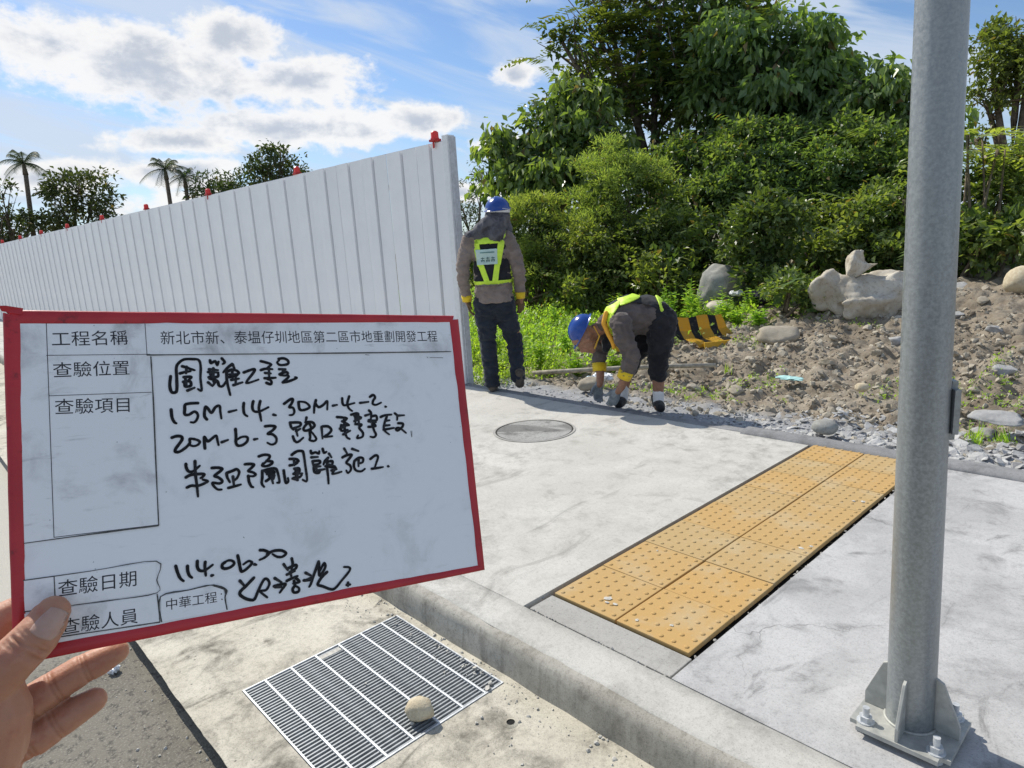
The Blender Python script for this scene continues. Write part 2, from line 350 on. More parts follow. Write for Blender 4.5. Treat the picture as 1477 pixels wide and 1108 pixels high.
mobj('slab_front', from_bm('slab_front', bm), M_GUT, gut)
bm = bmesh.new(); box(bm, -60, GX0, GY0, 1.40, -.3, -.13); mobj('slab_side', from_bm('slab_side', bm), M_GUT, gut)
bm = bmesh.new(); box(bm, GX1, 20, GY0, 1.40, -.3, -.13); mobj('slab_side', from_bm('slab_side', bm), M_GUT, gut)
bm = bmesh.new(); box(bm, GX0, GX1, GY1, 1.40, -.3, -.13); mobj('slab_back', from_bm('slab_back', bm), M_GUT, gut)
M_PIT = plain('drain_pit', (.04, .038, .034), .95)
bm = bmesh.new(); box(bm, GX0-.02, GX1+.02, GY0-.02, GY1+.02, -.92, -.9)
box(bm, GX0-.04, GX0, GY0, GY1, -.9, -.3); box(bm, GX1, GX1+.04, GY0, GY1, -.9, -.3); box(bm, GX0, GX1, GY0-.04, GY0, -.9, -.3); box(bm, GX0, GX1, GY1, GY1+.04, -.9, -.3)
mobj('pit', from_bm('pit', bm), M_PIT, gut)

KP = [(1.350, -.20), (1.353, -.125), (1.357, -.08), (1.362, -.045), (1.368, -.022), (1.380, -.008), (1.400, -.002)]
slab_strip('kerb', -60, 20, KP, M_KERB, .025, .014)
slab_strip('kerb_top', -60, 20, [(1.3985, -.006), (1.401, -.002), (1.44, .0), (1.50, .0005), (1.5615, 0), (1.562, -.014)], M_WALK, .05, .004)
KF = [(4.07, -.05), (4.072, .0), (4.085, .016), (4.12, .022), (4.19, .022), (4.225, .014), (4.24, -.02), (4.25, -.12)]
fk = bpy.data.objects.new('far_kerb', None); tag(fk, kind='structure'); link(fk)
kme = None
for k in range(26):
    x0 = -18.18 + k * 1.0; x1 = x0 + .992
    if x1 < -1.75: prof = [(4.10, -.05), (4.102, .002), (4.12, .0035), (4.19, .0035), (4.215, -.006), (4.24, -.03), (4.25, -.12)]
    else: prof = KF
    o = slab_strip('kerb_stone', x0, x1, prof, M_FARK, .06, .008, seed=k); o.parent = fk; del o['kind']

RX0, RX1, RY0, RY1 = -1.716, -1.062, 1.565, 4.10      # recess of the tactile paving
swk = bpy.data.objects.new('sidewalk', None); tag(swk, kind='structure'); link(swk)
bm = bmesh.new(); box(bm, -60, RX0, 1.5625, 4.10, -.12, 0); mobj('paved_slab', from_bm('ws', bm), M_WALK, swk)
bm = bmesh.new(); box(bm, RX1, 20, 1.568, 4.068, -.12, -.002); mobj('paved_slab', from_bm('ws2', bm), M_WALK2, swk, label='grey smeared cement slab')
bm = bmesh.new(); box(bm, RX0, RX1, 1.563, RY1, -.12, -.05); mobj('recess_bed', from_bm('rb', bm), M_PIT, swk)  # near-black bed carries the shadow of the tile gaps in its colour
bm = bmesh.new(); box(bm, RX0+.022, RX1-.01, 1.575, 1.70, -.05, -.006, .003); mobj('mortar_bed', from_bm('mb', bm), M_MORTAR, swk)

# manhole cover in the sidewalk
mh = empty('manhole_cover', (-3.41, 3.33, 0), label='round concrete filled manhole cover flush with the pale sidewalk', cat='manhole cover')
def disc_ring(r0, r1, z0, z1, n=64):
    bm = bmesh.new(); a = [[], []]
    for i in range(n):
        t = 2*math.pi*i/n; a[0].append(bm.verts.new((math.cos(t)*r0, math.sin(t)*r0, z0))); a[1].append(bm.verts.new((math.cos(t)*r1, math.sin(t)*r1, z1)))
    for i in range(n): j = (i+1) % n; bm.faces.new((a[0][i], a[1][i], a[1][j], a[0][j]))
    return bm
bm = bmesh.new(); cyl(bm, (0,0,-.05), (0,0,.003), .276, .276, 64); mobj('cover_plate', from_bm('cp', bm), M_MANH, mh)
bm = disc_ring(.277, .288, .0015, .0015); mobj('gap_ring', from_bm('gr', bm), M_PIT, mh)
bm = disc_ring(.288, .305, .005, .004); mobj('rim', from_bm('rim', bm), M_MORTAR, mh)

# ---------------------------------------------------------------- tactile paving
def tile_mat():
    m, nt = material('tactile_yellow'); p = opos(nt); o = nt.n('ShaderNodeObjectInfo').outputs['Random']
    wp = wpos(nt); n = nt.noise(wp, 5, 5, .6, .3); f = nt.noise(wp, 90, 4, .7)
    c = nt.mix(o, (.44, .315, .15), (.49, .305, .11)); c = nt.mix(nt.m('MULTIPLY', nt.ramp(n, .48, .68), .6), c, (.47, .37, .22))
    c = nt.mix(nt.m('MULTIPLY', nt.ramp(f, .55, .75), .3), c, (.36, .22, .08))
    dirt = nt.m('MULTIPLY', nt.ramp(nt.noise(wp, 14, 5, .7), .60, .70), .5); c = nt.mix(dirt, c, (.40, .34, .24))
    finish(nt, c, .8, f, .25, .002, .25); return m
M_TILE = tile_mat()
def tile_mesh(studs=True):
    bm = bmesh.new(); box(bm, .002, .298, .002, .298, -.016, .004, .003)
    for i in range(6):
        for j in range(6):
            cx, cy = .3*(i+.5)/6, .3*(j+.5)/6
            prev = None
            for r, z in ((.0100, .004), (.0080, .0070), (.004, .0083)):
                ring = [bm.verts.new((cx + r*math.cos(a*math.pi/4), cy + r*math.sin(a*math.pi/4), z)) for a in range(8)]
                if prev:
                    for a in range(8): bm.faces.new((prev[a], prev[(a+1)%8], ring[(a+1)%8], ring[a]))
                prev = ring
            bm.faces.new(prev)
    return from_bm('tile', bm)
tp = empty('tactile_paving', (-1.69, 1.706, 0), label='strip of yellow tactile tiles with raised dots set across the sidewalk', cat='tactile paving')
tme = tile_mesh(); tme.materials.append(M_TILE)
for j in range(8):
    for i in range(2):
        o = bpy.data.objects.new('tile', tme); link(o, tp)
        o.location = (i*.304 + random.uniform(-.001, .001), j*.2985, random.uniform(-.0015, .0015)); o.rotation_euler = (0, 0, random.uniform(-.003, .003))

# ---------------------------------------------------------------- drain grate
def galv_mat(name, a, b, rough=.45, metal=.55, scale=40):
    m, nt = material(name); p = opos(nt); n = nt.noise(p, scale, 5, .6); v = nt.vor(p, scale*2.2, out='Color'); s = nt.n('ShaderNodeSeparateXYZ', Vector=v).outputs[0]
    st = nt.noise(nt.vscale(p, (30, 30, 1.6)), 1, 4, .6)
    c = nt.mix(nt.ramp(n, .3, .7), a, b); c = nt.mix(nt.m('MULTIPLY', s, .22), c, tuple(x*.72 for x in a)); c = nt.mix(nt.m('MULTIPLY', nt.ramp(st, .5, .7), .25), c, tuple(x*.7 for x in a))
    finish(nt, c, nt.ramp(n, .3, .7, rough-.07, rough+.1), n, .05, .002, .4, metal); return m
M_GALV = galv_mat('galvanised_bar', (.50, .52, .53), (.66, .68, .69), .5, .35); M_BAR = galv_mat('dull_bar', (.28, .30, .31), (.40, .42, .43), .55, .3)
gr = empty('drain_grate', (GX0, GY0, -.13), label='galvanised drain grate with a tan stone on it', cat='drain grate')
gr['label'] = 'square galvanised steel drain grate let into the gutter slab'
w_, h_ = GX1-GX0, GY1-GY0
bm = bmesh.new()
for a in ((0.002, w_-.002, .002, .008), (.002, w_-.002, h_-.008, h_-.002), (.002, .008, .008, h_-.008), (w_-.008, w_-.002, .008, h_-.008)): box(bm, *a, -.04, .003)
mobj('frame', from_bm('gf', bm), M_GALV, gr)
bm = bmesh.new(); box(bm, -.0027, .0027, .008, h_-.008, -.032, -.001); bme = from_bm('bb', bm); bme.materials.append(M_BAR)
nb = 40
for i in range(nb):
    o = bpy.data.objects.new('bearing_bar', bme); link(o, gr); o.location = (.008 + (w_-.016)*(i+.5)/nb, 0, random.uniform(-.001, 0))
bm = bmesh.new(); box(bm, .008, w_-.008, -.0038, .0038, -.006, .0035, .001); cme = from_bm('cb', bm); cme.materials.append(M_GALV)
for i in range(6):
    o = bpy.data.objects.new('cross_bar', cme); link(o, gr); o.location = (0, .083 + .0975*i, 0)
M_MUD = plain('dried_mortar', (.50, .48, .43), .95, .1, 0, .2, 60, .5)

# rocks ---------------------------------------------------------------
def ico(sub):
    bm = bmesh.new(); bmesh.ops.create_icosphere(bm, subdivisions=sub, radius=1); bm.verts.ensure_lookup_table()
    V = np.array([v.co[:] for v in bm.verts]); F = np.array([[v.index for v in f.verts] for f in bm.faces]); bm.free(); return V, F
ICO = {k: ico(k) for k in (1, 2, 3, 4)}
def rock_np(seed, sub=2, planes=9, rounded=0.0, flat=.6):
    rg = np.random.RandomState(seed); V, F = ICO[sub]; V = V.copy()
    for k in range(planes):
        n = rg.normal(size=3); n /= np.linalg.norm(n); c = rg.uniform(*((.38, .8) if sub > 1 else (.30, .66))) + rounded*.4
        d = V @ n - c; V -= np.where(d > 0, d, 0)[:, None] * n * (1 - rounded*.3)
    if sub >= 3:
        q = np.array([mnoise.fractal(Vector(v*2.2) + Vector((seed, 0, 0)), 1, 2, 4) for v in V]); V *= (1 + (.22 - .19*rounded) * q)[:, None]
    V *= np.array([1, rg.uniform(.65, .95), flat * rg.uniform(.8, 1.15)]); return V, F
def scatter_rocks(name, pts, sizes, mat, flat, seed, sub=1, nvar=12, tilt=.5, **kw):
    rg = np.random.RandomState(seed); VV = []; FF = []; o = 0
    var = [rock_np(seed*50+k, sub, 7, 0, flat) for k in range(nvar)]
    for (x, y, z), s in zip(pts, sizes):
        V, F = var[rg.randint(nvar)]; e = rg.uniform(-tilt, tilt, 2); a = rg.uniform(0, 6.28)
        M = np.array((Matrix.Rotation(a, 3, 'Z') @ Matrix.Rotation(e[0], 3, 'X') @ Matrix.Rotation(e[1], 3, 'Y')))
        P_ = (V * s) @ M.T + np.array([x, y, z]); VV.append(P_); FF.append(F + o); o += len(V)
    return mobj(name, from_np(name, np.concatenate(VV), np.concatenate(FF)), mat, **kw)
rg = np.random.RandomState(3)
def pts_on(n, x0, x1, y0, y1, dens=None, lift=0.0):
    X = rg.uniform(x0, x1, n*3); Y = rg.uniform(y0, y1, n*3)
    k = rg.rand(n*3) < (dens(X, Y) if dens else np.ones(n*3)); X, Y = X[k][:n], Y[k][:n]
    return np.stack([X, Y, terr_full(X, Y) + lift], 1)
# slate chippings by the kerb, thickest to the right
p = pts_on(5200, -6.5, 1.4, 4.27, 5.9, lambda X, Y: np.clip((1 - (Y-4.27)/(.45 + .75*sm((X+3.4)/1.8))) * 1.6, 0, 1) * (.25 + .75*sm((X+4.6)/1.6)))
scatter_rocks('gravel', p, .011 + .052*rg.rand(len(p))**2.4 * (.35 + 1.1*sm((p[:,0]+3.0)/1.8)), M_SLATE, .22, 11, 1, kind='stuff', tilt=.6)
p = pts_on(11000, -7.8, 1.2, 4.5, 9.5, lambda X, Y: .15 + .85*(fbm(X*1.3, Y*1.3, 3, 21) > -.03) * sm((X+7.4)/2.0), .004)
scatter_rocks('rubble', p, .009 + .05*rg.rand(len(p))**3.6, M_STONE, .7, 12, 1, kind='stuff', tilt=1.2)
p = pts_on(260, -6.5, .8, 5.0, 10.5, lambda X, Y: .3 + .7*sm((X+6)/3), .0)
scatter_rocks('stone_litter', p, .035 + .055*rg.rand(len(p))**2, M_STONE, .6, 13, 2, kind='stuff')
p = pts_on(6000, -7.5, 1.2, 4.8, 9.6, lambda X, Y: sm((X+7.0)/1.5)*(.3 + (fbm(X*2.1, Y*2.1, 3, 63) > 0)), .0)
scatter_rocks('soil_clods', p, .012 + .04*rg.rand(len(p))**3, M_DIRT, .8, 18, 1, kind='stuff', tilt=1.5)
# crumbs along the kerb foot and in the gutter
def flat_pts(n, x0, x1, y0, y1, z): return np.stack([rg.uniform(x0, x1, n), y0 + (y1-y0)*rg.rand(n)**1.8, np.full(n, z)], 1)
p = np.concatenate([flat_pts(260, -2.6, .5, 1.345, 1.20, -.128), flat_pts(90, -1.55, -.5, 1.34, .95, -.128), flat_pts(120, -3, .2, .50, .30, -.198)])
scatter_rocks('grit', p, .003 + .009*rg.rand(len(p))**3, M_MUD, .7, 14, 1, kind='stuff')
def stone(name, loc, s, seed, mat, flat=.6, rounded=.5, sub=3, rz=0, rx=0, label=None, cat='stone', group=None, planes=9, sc=(1,1,1)):
    V, F = rock_np(seed, sub, planes, rounded, flat); V = V*s*np.array(sc)
    o = mobj(name, from_np(name, V, F), mat, smooth=True, label=label, cat=cat, group=group); o.location = loc; o.rotation_euler = (rx, 0, rz); return o
stone('stone', (-1.637, 1.018, -.094), .050, 5, M_COBBLE, .78, .80, 3, .6, label='smooth tan stone lying on the drain grate', planes=7)
stone('stone', (-1.768, 4.45, .02), .085, 8, M_GREYROCK, .72, .9, 3, .3, label='rounded dark grey cobble beside the far end of the tactile tiles')
stone('stone', (-4.03, 4.72, .02), .13, 9, M_STONE, .55, .6, 3, .9, label='low tan stone left of the bent worker')
stone('stone', (-3.35, 7.1, .20), .23, 10, M_STONE, .62, .35, 3, .5, label='grey brown stone below the pale boulder right of the striped barrier')
stone('boulder', (-5.13, 9.04, .50), .36, 24, M_GREYROCK, .95, .4, 4, .2, label='tall grey boulder behind the striped barrier among the weeds', cat='boulder')
stone('stone', (-4.79, 8.32, .34), .20, 26, M_BOULDER, .6, .8, 3, .2, label='pale round stone in the weeds behind the striped barrier')
stone('stone', (-1.62, 9.5, .58), .21, 27, M_COBBLE, .8, .85, 3, .2, label='big round tan stone on the ridge at the right edge')
stone('stone', (-1.97, 5.66, .04), .055, 28, M_COBBLE, .7, .7, 3, .2, label='small orange tan stone near the pole in the rubble')
SL = [(-1.2, 6.6, .11, 0, 'grey stone right of the pole, level with the timber pole on the ground'), (-2.5, 6.3, .085, 2, 'tan stone just left of the steel pole in the open soil'),
      (-2.25, 7.4, .12, 3, 'grey stone half hidden by the left edge of the steel pole'), (-2.0, 8.4, .12, 6, 'grey stone peeping out at the right edge of the pole, below the ridge'),
      (-2.9, 5.3, .09, 7, 'tan stone at the edge of the slate gravel below the cyan scrap'), (-3.2, 5.9, .07, 8, 'small tan stone in the soil left of the cyan scrap'),
      (-1.05, 5.3, .13, 9, 'large grey stone beside the grass tuft right of the pole'), (-.9, 5.55, .12, 10, 'tan stone at the right edge above the tilted slab'),
      (-2.35, 9.9, .16, 12, 'grey stone on top of the ridge just right of the pole'), (-3.9, 6.4, .07, 13, 'small tan stone below the striped barrier'),
      (-1.5, 7.7, .09, 15, 'small grey stone on the slope midway between the ridge and the gravel')]
for x, y, s, k, lb in SL:
    stone('stone', (x, y, terr1(x, y)+s*.08), s, 40+k, M_STONE if k % 3 else M_SLATE, .6, .08, 3, k*1.3, group='loose stones scattered on the rubble slope', label=lb)
stone('stone_slab', (-.98, 5.2, .03), .16, 77, M_SLATE, .16, 0, 3, .4, rx=.2, label='flat blue grey slab tilted in the gravel right of the pole', cat='stone')

# weep hole in the gutter
ph = empty('weep_hole', (-1.411, 1.20, -.13), label='small round hole with a pale mortar collar in the gutter beside the grate', cat='drain hole')
bm = disc_ring(.0135, .024, .0045, .0005, 24); mobj('collar', from_bm('co', bm), M_GUT, ph)
bm = bmesh.new(); cyl(bm, (0,0,.0007), (0,0,.002), .0136, .0136, 24); mobj('hole_shade_disc', from_bm('op', bm), plain('hole_dark', (.012,.012,.012), .9), ph)  # solid black disc: the dark inside the hole is painted, not cut

# ================================================================= STEEL POLE
M_POLE = galv_mat('galvanised_pole', (.26, .28, .285), (.36, .385, .39), .42, .55, 110)
M_POLE2 = galv_mat('galvanised_plate', (.36, .365, .34), (.50, .50, .46), .55, .3, 30)
pole = empty('street_pole', (-.469, 1.803, 0), label='thick galvanised steel pole bolted to the grey sidewalk', cat='pole')
bm = bmesh.new(); ln = Vector((-.677, -.736, 0)) * .0185
n = 48; rings = []
for k in range(31):
    z = .022 + 6.5*k/30; r = .0575 - .0034*min(z, 2.2) - .0012*max(0, z - 2.2); c = ln*z
    rings.append([bm.verts.new((c.x + math.cos(2*math.pi*i/n)*r, c.y + math.sin(2*math.pi*i/n)*r, z)) for i in range(n)])
for a, b in zip(rings, rings[1:]):
    for i in range(n): bm.faces.new((a[i], a[(i+1) % n], b[(i+1) % n], b[i]))
bm.faces.new(rings[-1]); mobj('shaft', from_bm('shaft', bm), M_POLE, pole, smooth=True)
bm = bmesh.new(); hs = .118
box(bm, -hs, hs, -hs, hs, .018, .030)
bmesh.ops.bevel(bm, geom=[e for e in bm.edges if abs(e.verts[0].co.z - e.verts[1].co.z) > .005], offset=.022, segments=5, affect='EDGES')
mobj('base_plate', from_bm('bp', bm), M_POLE2, pole)
for k in range(4):
    a = k*math.pi/2; bm = bmesh.new(); t = .0042
    pr = [(.053, .030), (.114, .030), (.114, .066), (.072, .172), (.053, .182)]
    A = [bm.verts.new((x, -t, z)) for x, z in pr]; B = [bm.verts.new((x, t, z)) for x, z in pr]
    bm.faces.new(A); bm.faces.new(B[::-1])
    for i in range(5): bm.faces.new((A[i], B[i], B[(i+1) % 5], A[(i+1) % 5]))
    bmesh.ops.bevel(bm, geom=list(bm.edges), offset=.0012, segments=1, affect='EDGES')
    o = mobj('gusset', from_bm('gs', bm), M_POLE2, pole); o.rotation_euler = (0, 0, a)
for sx in (-1, 1):
    for sy in (-1, 1):
        bm = bmesh.new(); cx, cy = sx*.083, sy*.083
        cyl(bm, (cx, cy, -.01), (cx, cy, .072), .0085, .0085, 16); bo = mobj('anchor_bolt', from_bm('ab', bm), M_GALV, pole)
        bm = bmesh.new(); cyl(bm, (cx, cy, .033), (cx, cy, .048), .0165, .0165, 6); cyl(bm, (cx, cy, .0015), (cx, cy, .0175), .0165, .0165, 6); mobj('nut', from_bm('nut', bm), M_GALV, bo)
        bm = bmesh.new(); cyl(bm, (cx, cy, .0302), (cx, cy, .033), .022, .022, 20); mobj('washer', from_bm('wa', bm), M_GALV, bo)
# welded bead round the pole foot
bm = bmesh.new(); tube(bm, [(math.cos(t)*.060, math.sin(t)*.060, .032) for t in np.linspace(0, 6.2831, 33)], .004, 6); mobj('weld_bead', from_bm('wb', bm), M_POLE2, pole, smooth=True)
# hand hole cover standing proud on the right hand side
bm = bmesh.new(); box(bm, -.038, .038, -.0, .013, -.072, .072)
bmesh.ops.bevel(bm, geom=[e for e in bm.edges if abs(e.verts[0].co.y - e.verts[1].co.y) > .005], offset=.018, segments=4, affect='EDGES')
bmesh.ops.bevel(bm, geom=[f for f in bm.faces if f.normal.y > .9], offset=.003, segments=1, affect='EDGES')
hh = mobj('hand_hole_cover', from_bm('hh', bm), M_POLE, pole)
dd = Vector((.80, .60, 0)).normalized(); hh.location = dd*.0505 + Vector((0,0,.89)) + ln*.89; hh.rotation_euler = (0, 0, math.atan2(dd.y, dd.x) - math.pi/2)
bm = bmesh.new(); cyl(bm, (0, .0135, .05), (0, .018, .05), .006, .006, 8); s_ = mobj('cover_screw', from_bm('cs', bm), M_GALV, hh)

# ================================================================= WHITE HOARDING FENCE
def fence_mat():
    m, nt = material('white_enamel'); p = opos(nt); o = nt.n('ShaderNodeObjectInfo').outputs['Random']
    n = nt.noise(p, 3, 5, .6); st = nt.noise(nt.vscale(p, (14, 14, .9)), 1, 5, .6); f = nt.noise(p, 60, 3)
    c = nt.mix(nt.ramp(n, .3, .7), (.78, .79, .80), (.83, .835, .84)); c = nt.mix(nt.m('MULTIPLY', o, .12), c, (.62, .64, .67))
    c = nt.mix(nt.m('MULTIPLY', nt.ramp(st, .55, .75), .16), c, (.50, .50, .48))
    sp = nt.vor(p, 9); c = nt.mix(nt.m('MULTIPLY', nt.ramp(sp, .035, .01), .35), c, (.35, .34, .33))
    finish(nt, c, .42, f, .05, .002, .35); return m
M_FENCE = fence_mat(); M_SEAM = plain('fence_seam_paint', (.52, .54, .57), .5)
FA = math.atan2(2.95 - 4.2, -25.3 + 5.21)
fence = empty('hoarding_fence', (-5.21, 4.2, 0), FA, label='long white corrugated steel hoarding running away to the left', cat='fence')
FH = 2.36
# profile (u along fence, v outwards towards the sidewalk): folded steel sheet, four flats per panel, ribs stepping in and out
def panel_profile():
    pts = []; u = 0
    for wd, dv in ((.205, 0.0), (.20, .016), (.205, 0.0), (.24, .016)):
        sg_ = 1 if dv else -1; pts += [(u, dv + .004*sg_), (u + wd, dv - .004*sg_), (u + wd + .008, -.026), (u + wd + .018, -.026)]; u += wd + .026
    return pts[:-1] + [(u, -.010)], u
PP, PWID = panel_profile()
V = []; z0, z1 = .02, FH
for (u, v) in PP: V += [(u, v, z0), (u, v, z1)]
for (u, v) in PP: V += [(u, v - .0035, z0), (u, v - .0035, z1)]
n = len(PP); F = []
for i in range(n-1):
    F.append((2*i, 2*i+2, 2*i+3, 2*i+1)); F.append((2*n+2*i, 2*n+2*i+1, 2*n+2*i+3, 2*n+2*i+2)); F.append((2*i+1, 2*i+3, 2*n+2*i+3, 2*n+2*i+1))
pme = from_np('panel', V, F); pme.materials.append(M_FENCE)
npan = 29
for k in range(npan):
    o = bpy.data.objects.new('panel', pme); link(o, fence); o.location = (.075 + k*PWID, random.uniform(-.003, .003), random.uniform(-.004, .006))
M_POST = plain('fence_post_paint', (.74, .755, .76), .4, var=.04, bstr=.03)
bm = bmesh.new(); box(bm, .0, .074, -.05, .045, -.01, FH + .045, .003); mobj('end_post', from_bm('ep', bm), M_POST, fence)
bm = bmesh.new(); box(bm, -.018, -.0005, -.05, .02, -.01, FH + .03, .002); mobj('end_angle', from_bm('ea', bm), M_SEAM, fence)
bm = bmesh.new(); box(bm, .075, npan*PWID + .1, -.030, -.026, FH + .0, FH + .012); mobj('top_rail', from_bm('tr', bm), M_FENCE, fence)
bm = bmesh.new(); box(bm, .075, npan*PWID + .1, -.09, -.04, FH - .35, FH - .30); box(bm, .075, npan*PWID + .1, -.09, -.04, .35, .40); mobj('back_rail', from_bm('br', bm), M_POST, fence)
for k in range(11):
    bm = bmesh.new(); box(bm, -.03, .03, -.15, -.092, -.01, FH - .02); o = mobj('back_post', from_bm('bpost', bm), M_POST, fence); o.location = (.25 + k*2.6, 0, 0)
# red warning lamps on top
def red_mat():
    m, nt = material('red_plastic'); n = nt.noise(opos(nt), 40, 3); c = nt.mix(n, (.62, .018, .02), (.78, .04, .03))
    finish(nt, c, .3, None, spec=.5); return m
M_RED = red_mat(); M_REDB = plain('red_housing', (.40, .02, .02), .5)
lampM = Matrix.Translation((-5.21, 4.2, 0)) @ Matrix.Rotation(FA, 4, 'Z')
def lamp_parts():
    bm = bmesh.new()
    cyl(bm, (0,0,.022), (0,0,.032), .043, .043, 20); cyl(bm, (0,0,.032), (0,0,.085), .038, .036, 20); cyl(bm, (0,0,.085), (0,0,.097), .036, .022, 20)
    L = from_bm('lens', bm); bm = bmesh.new(); box(bm, -.048, .048, -.04, .04, .0, .022, .003); box(bm, -.012, .012, .018, .024, -.06, .0)
    return L, from_bm('housing', bm)
lens_me, hous_me = lamp_parts(); lens_me.materials.append(M_RED); hous_me.materials.append(M_REDB)
words = ['nearest the fence end above the last panel', 'second along the fence from the end near the workers', 'third along the fence from the end near the workers', 'fourth along the fence from the end near the workers', 'fifth along the fence from the end near the workers', 'sixth along the fence from the end near the workers', 'seventh along the fence, among the distant trees', 'eighth along the fence, close to the left edge', 'at the far left edge of the fence', 'beyond the left edge of the fence in view']
for k, s in enumerate([.22, 2.85, 5.46, 8.05, 10.54, 13.06, 15.4, 17.7, 20.0, 22.6]):
    pt = lampM @ Vector((s, -.01 if s > .3 else .0, FH + .006))
    if k == 0: pt.z += .008
    t_ = empty('warning_lamp', pt, FA + random.uniform(-.1, .1), label='red warning lamp ' + words[k], cat='warning lamp', group='red warning lamps along the fence top')
    link(bpy.data.objects.new('lens', lens_me), t_); link(bpy.data.objects.new('housing', hous_me), t_)

# ================================================================= INSPECTION BOARD (local mm: a right, b down, n to the viewer)
BO = Vector((-.52596731, .05564067, 1.31973611)); BX = Vector((.22200323, .96795308, -.11739418)); BY = Vector((.26544523, -.17584935, -.9479535)); BN = Vector((.9382182, -.17928702, .29597766))
BM = Matrix(((BX.x, -BY.x, BN.x, BO.x), (BX.y, -BY.y, BN.y, BO.y), (BX.z, -BY.z, BN.z, BO.z), (0, 0, 0, 1)))
board = bpy.data.objects.new('inspection_board', None); link(board); board.matrix_world = BM
tag(board, 'white hand held inspection board with red taped edges and black handwriting', 'board')
BW, BH = 315.0, 215.5
def bl(a, b, n=0): return Vector((a/1000, -b/1000, n/1000))
def board_mat(name, base, dirt, amt, edge=0.0):
    m, nt = material(name); p = opos(nt); n = nt.noise(p, 22, 6, .65, .4); f = nt.noise(p, 160, 5, .7); sc = nt.noise(nt.vscale(p, (30, 120, 1)), 1.2, 5, .65, .5)
    c = nt.mix(nt.m('MULTIPLY', nt.ramp(n, .50, .78), amt), base, dirt)
    c = nt.mix(nt.m('MULTIPLY', nt.ramp(sc, .58, .76), amt*.6), c, dirt)
    sp = nt.vor(p, 120); k = nt.m('MULTIPLY', nt.ramp(sp, .07, .02), nt.ramp(nt.noise(p, 30, 2), .54, .60)); c = nt.mix(nt.m('MULTIPLY', k, .6), c, (.12, .12, .12))
    c = nt.mix(nt.m('MULTIPLY', nt.ramp(f, .6, .75), .10), c, dirt)
    finish(nt, c, .33, f, .04, .001, .4); return m
M_WB = board_mat('whiteboard', (.86, .875, .88), (.45, .45, .45), .40)
M_LAB = board_mat('sticker_paper', (.86, .87, .87), (.30, .30, .30), .8)
M_INK = plain('black_ink', (.012, .012, .014), .35, .4, 0, .1); M_PRINT = plain('print_ink', (.035, .035, .04), .5, .2, 0, .1); M_LINE = plain('grime_line', (.10, .10, .095), .7, .1, 0, .3, 300)
def tape_mat():
    m, nt = material('red_tape'); p = opos(nt); n = nt.noise(p, 12, 5, .6); f = nt.noise(p, 90, 5, .7); w2 = nt.noise(nt.vscale(p, (6, 60, 6)), 2, 4, .6, .8)
    c = nt.mix(nt.ramp(n, .3, .7), (.40, .018, .024), (.52, .028, .036)); wn = nt.noise(p, 45, 8, .75); c = nt.mix(nt.m('MULTIPLY', nt.ramp(wn, .56, .70), .75), c, (.10, .012, .013)); c = nt.mix(nt.m('MULTIPLY', nt.ramp(f, .70, .80), .6), c, (.62, .35, .33))
    finish(nt, c, .36, nt.m('ADD', nt.m('MULTIPLY', w2, 1.2), nt.m('MULTIPLY', f, .25)), .28, .0015, .45); return m
M_TAPE = tape_mat()
bm = bmesh.new(); box(bm, .002, (BW-2)/1000, -(BH-2)/1000, -.002, -.0045, 0, .0006); mobj('panel', from_bm('panel', bm), M_WB, board)
def tape(name, quad, seed, thick=1.3):
    """a strip folded over the board's edge, slightly uneven"""
    bm = bmesh.new(); q = [Vector((a, b, 0)) for a, b in quad]; N = 40; rows = []
    for i in range(N+1):
        t = i/N; A = q[0].lerp(q[1], t); B = q[3].lerp(q[2], t)      # A outer edge, B inner edge
        e1 = float(fbm(np.array([t*9]), np.array([seed*3.3]), 3, seed)[0])*1.3; e2 = float(fbm(np.array([t*14]), np.array([seed*5.1]), 4, seed+4)[0])*1.8
        d = (B-A).normalized(); A2 = A + d*e1*.4; B2 = B + d*e2
        rows.append([bm.verts.new(bl(*p)) for p in ((B2.x, B2.y, -5.6), (A2.x, A2.y, -5.2), (A2.x - d.x*.4, A2.y - d.y*.4, -2.2), (A2.x, A2.y, .6), ((A2*.85+B2*.15).x, (A2*.85+B2*.15).y, thick), ((A2*.3+B2*.7).x, (A2*.3+B2*.7).y, thick*.75 + e1*.15), (B2.x, B2.y, .15))])
    for a, b in zip(rows, rows[1:]):
        for k in range(6): bm.faces.new((a[k], a[k+1], b[k+1], b[k]))
    return mobj(name, from_bm(name, bm), M_TAPE, board, smooth=True)
tape('edge_tape', [(.5, .4), (BW-4, -.2), (BW-6, 6.0), (8, 9.0)], 1)
tape('edge_tape', [(BW, 3), (BW, BH), (BW-5.6, BH-5), (BW-8.2, 4)], 2)
tape('edge_tape', [(BW-1, BH), (0, BH), (6, BH-8.2), (BW-4, BH-5.0)], 3)
tape('edge_tape', [(0, BH), (-.6, 2), (8.6, 5), (6.4, BH-6)], 4, 1.5)
bm = bmesh.new()      # loose folded corner of tape
vs = [bm.verts.new(bl(*p)) for p in ((1, -2, 3), (10, -.8, 1.5), (9, 3.5, 1.7), (-1, 1.5, 2.2), (-2.5, -1.5, 4))]; bm.faces.new(vs); mobj('tape_corner', from_bm('tc', bm), M_TAPE, board)

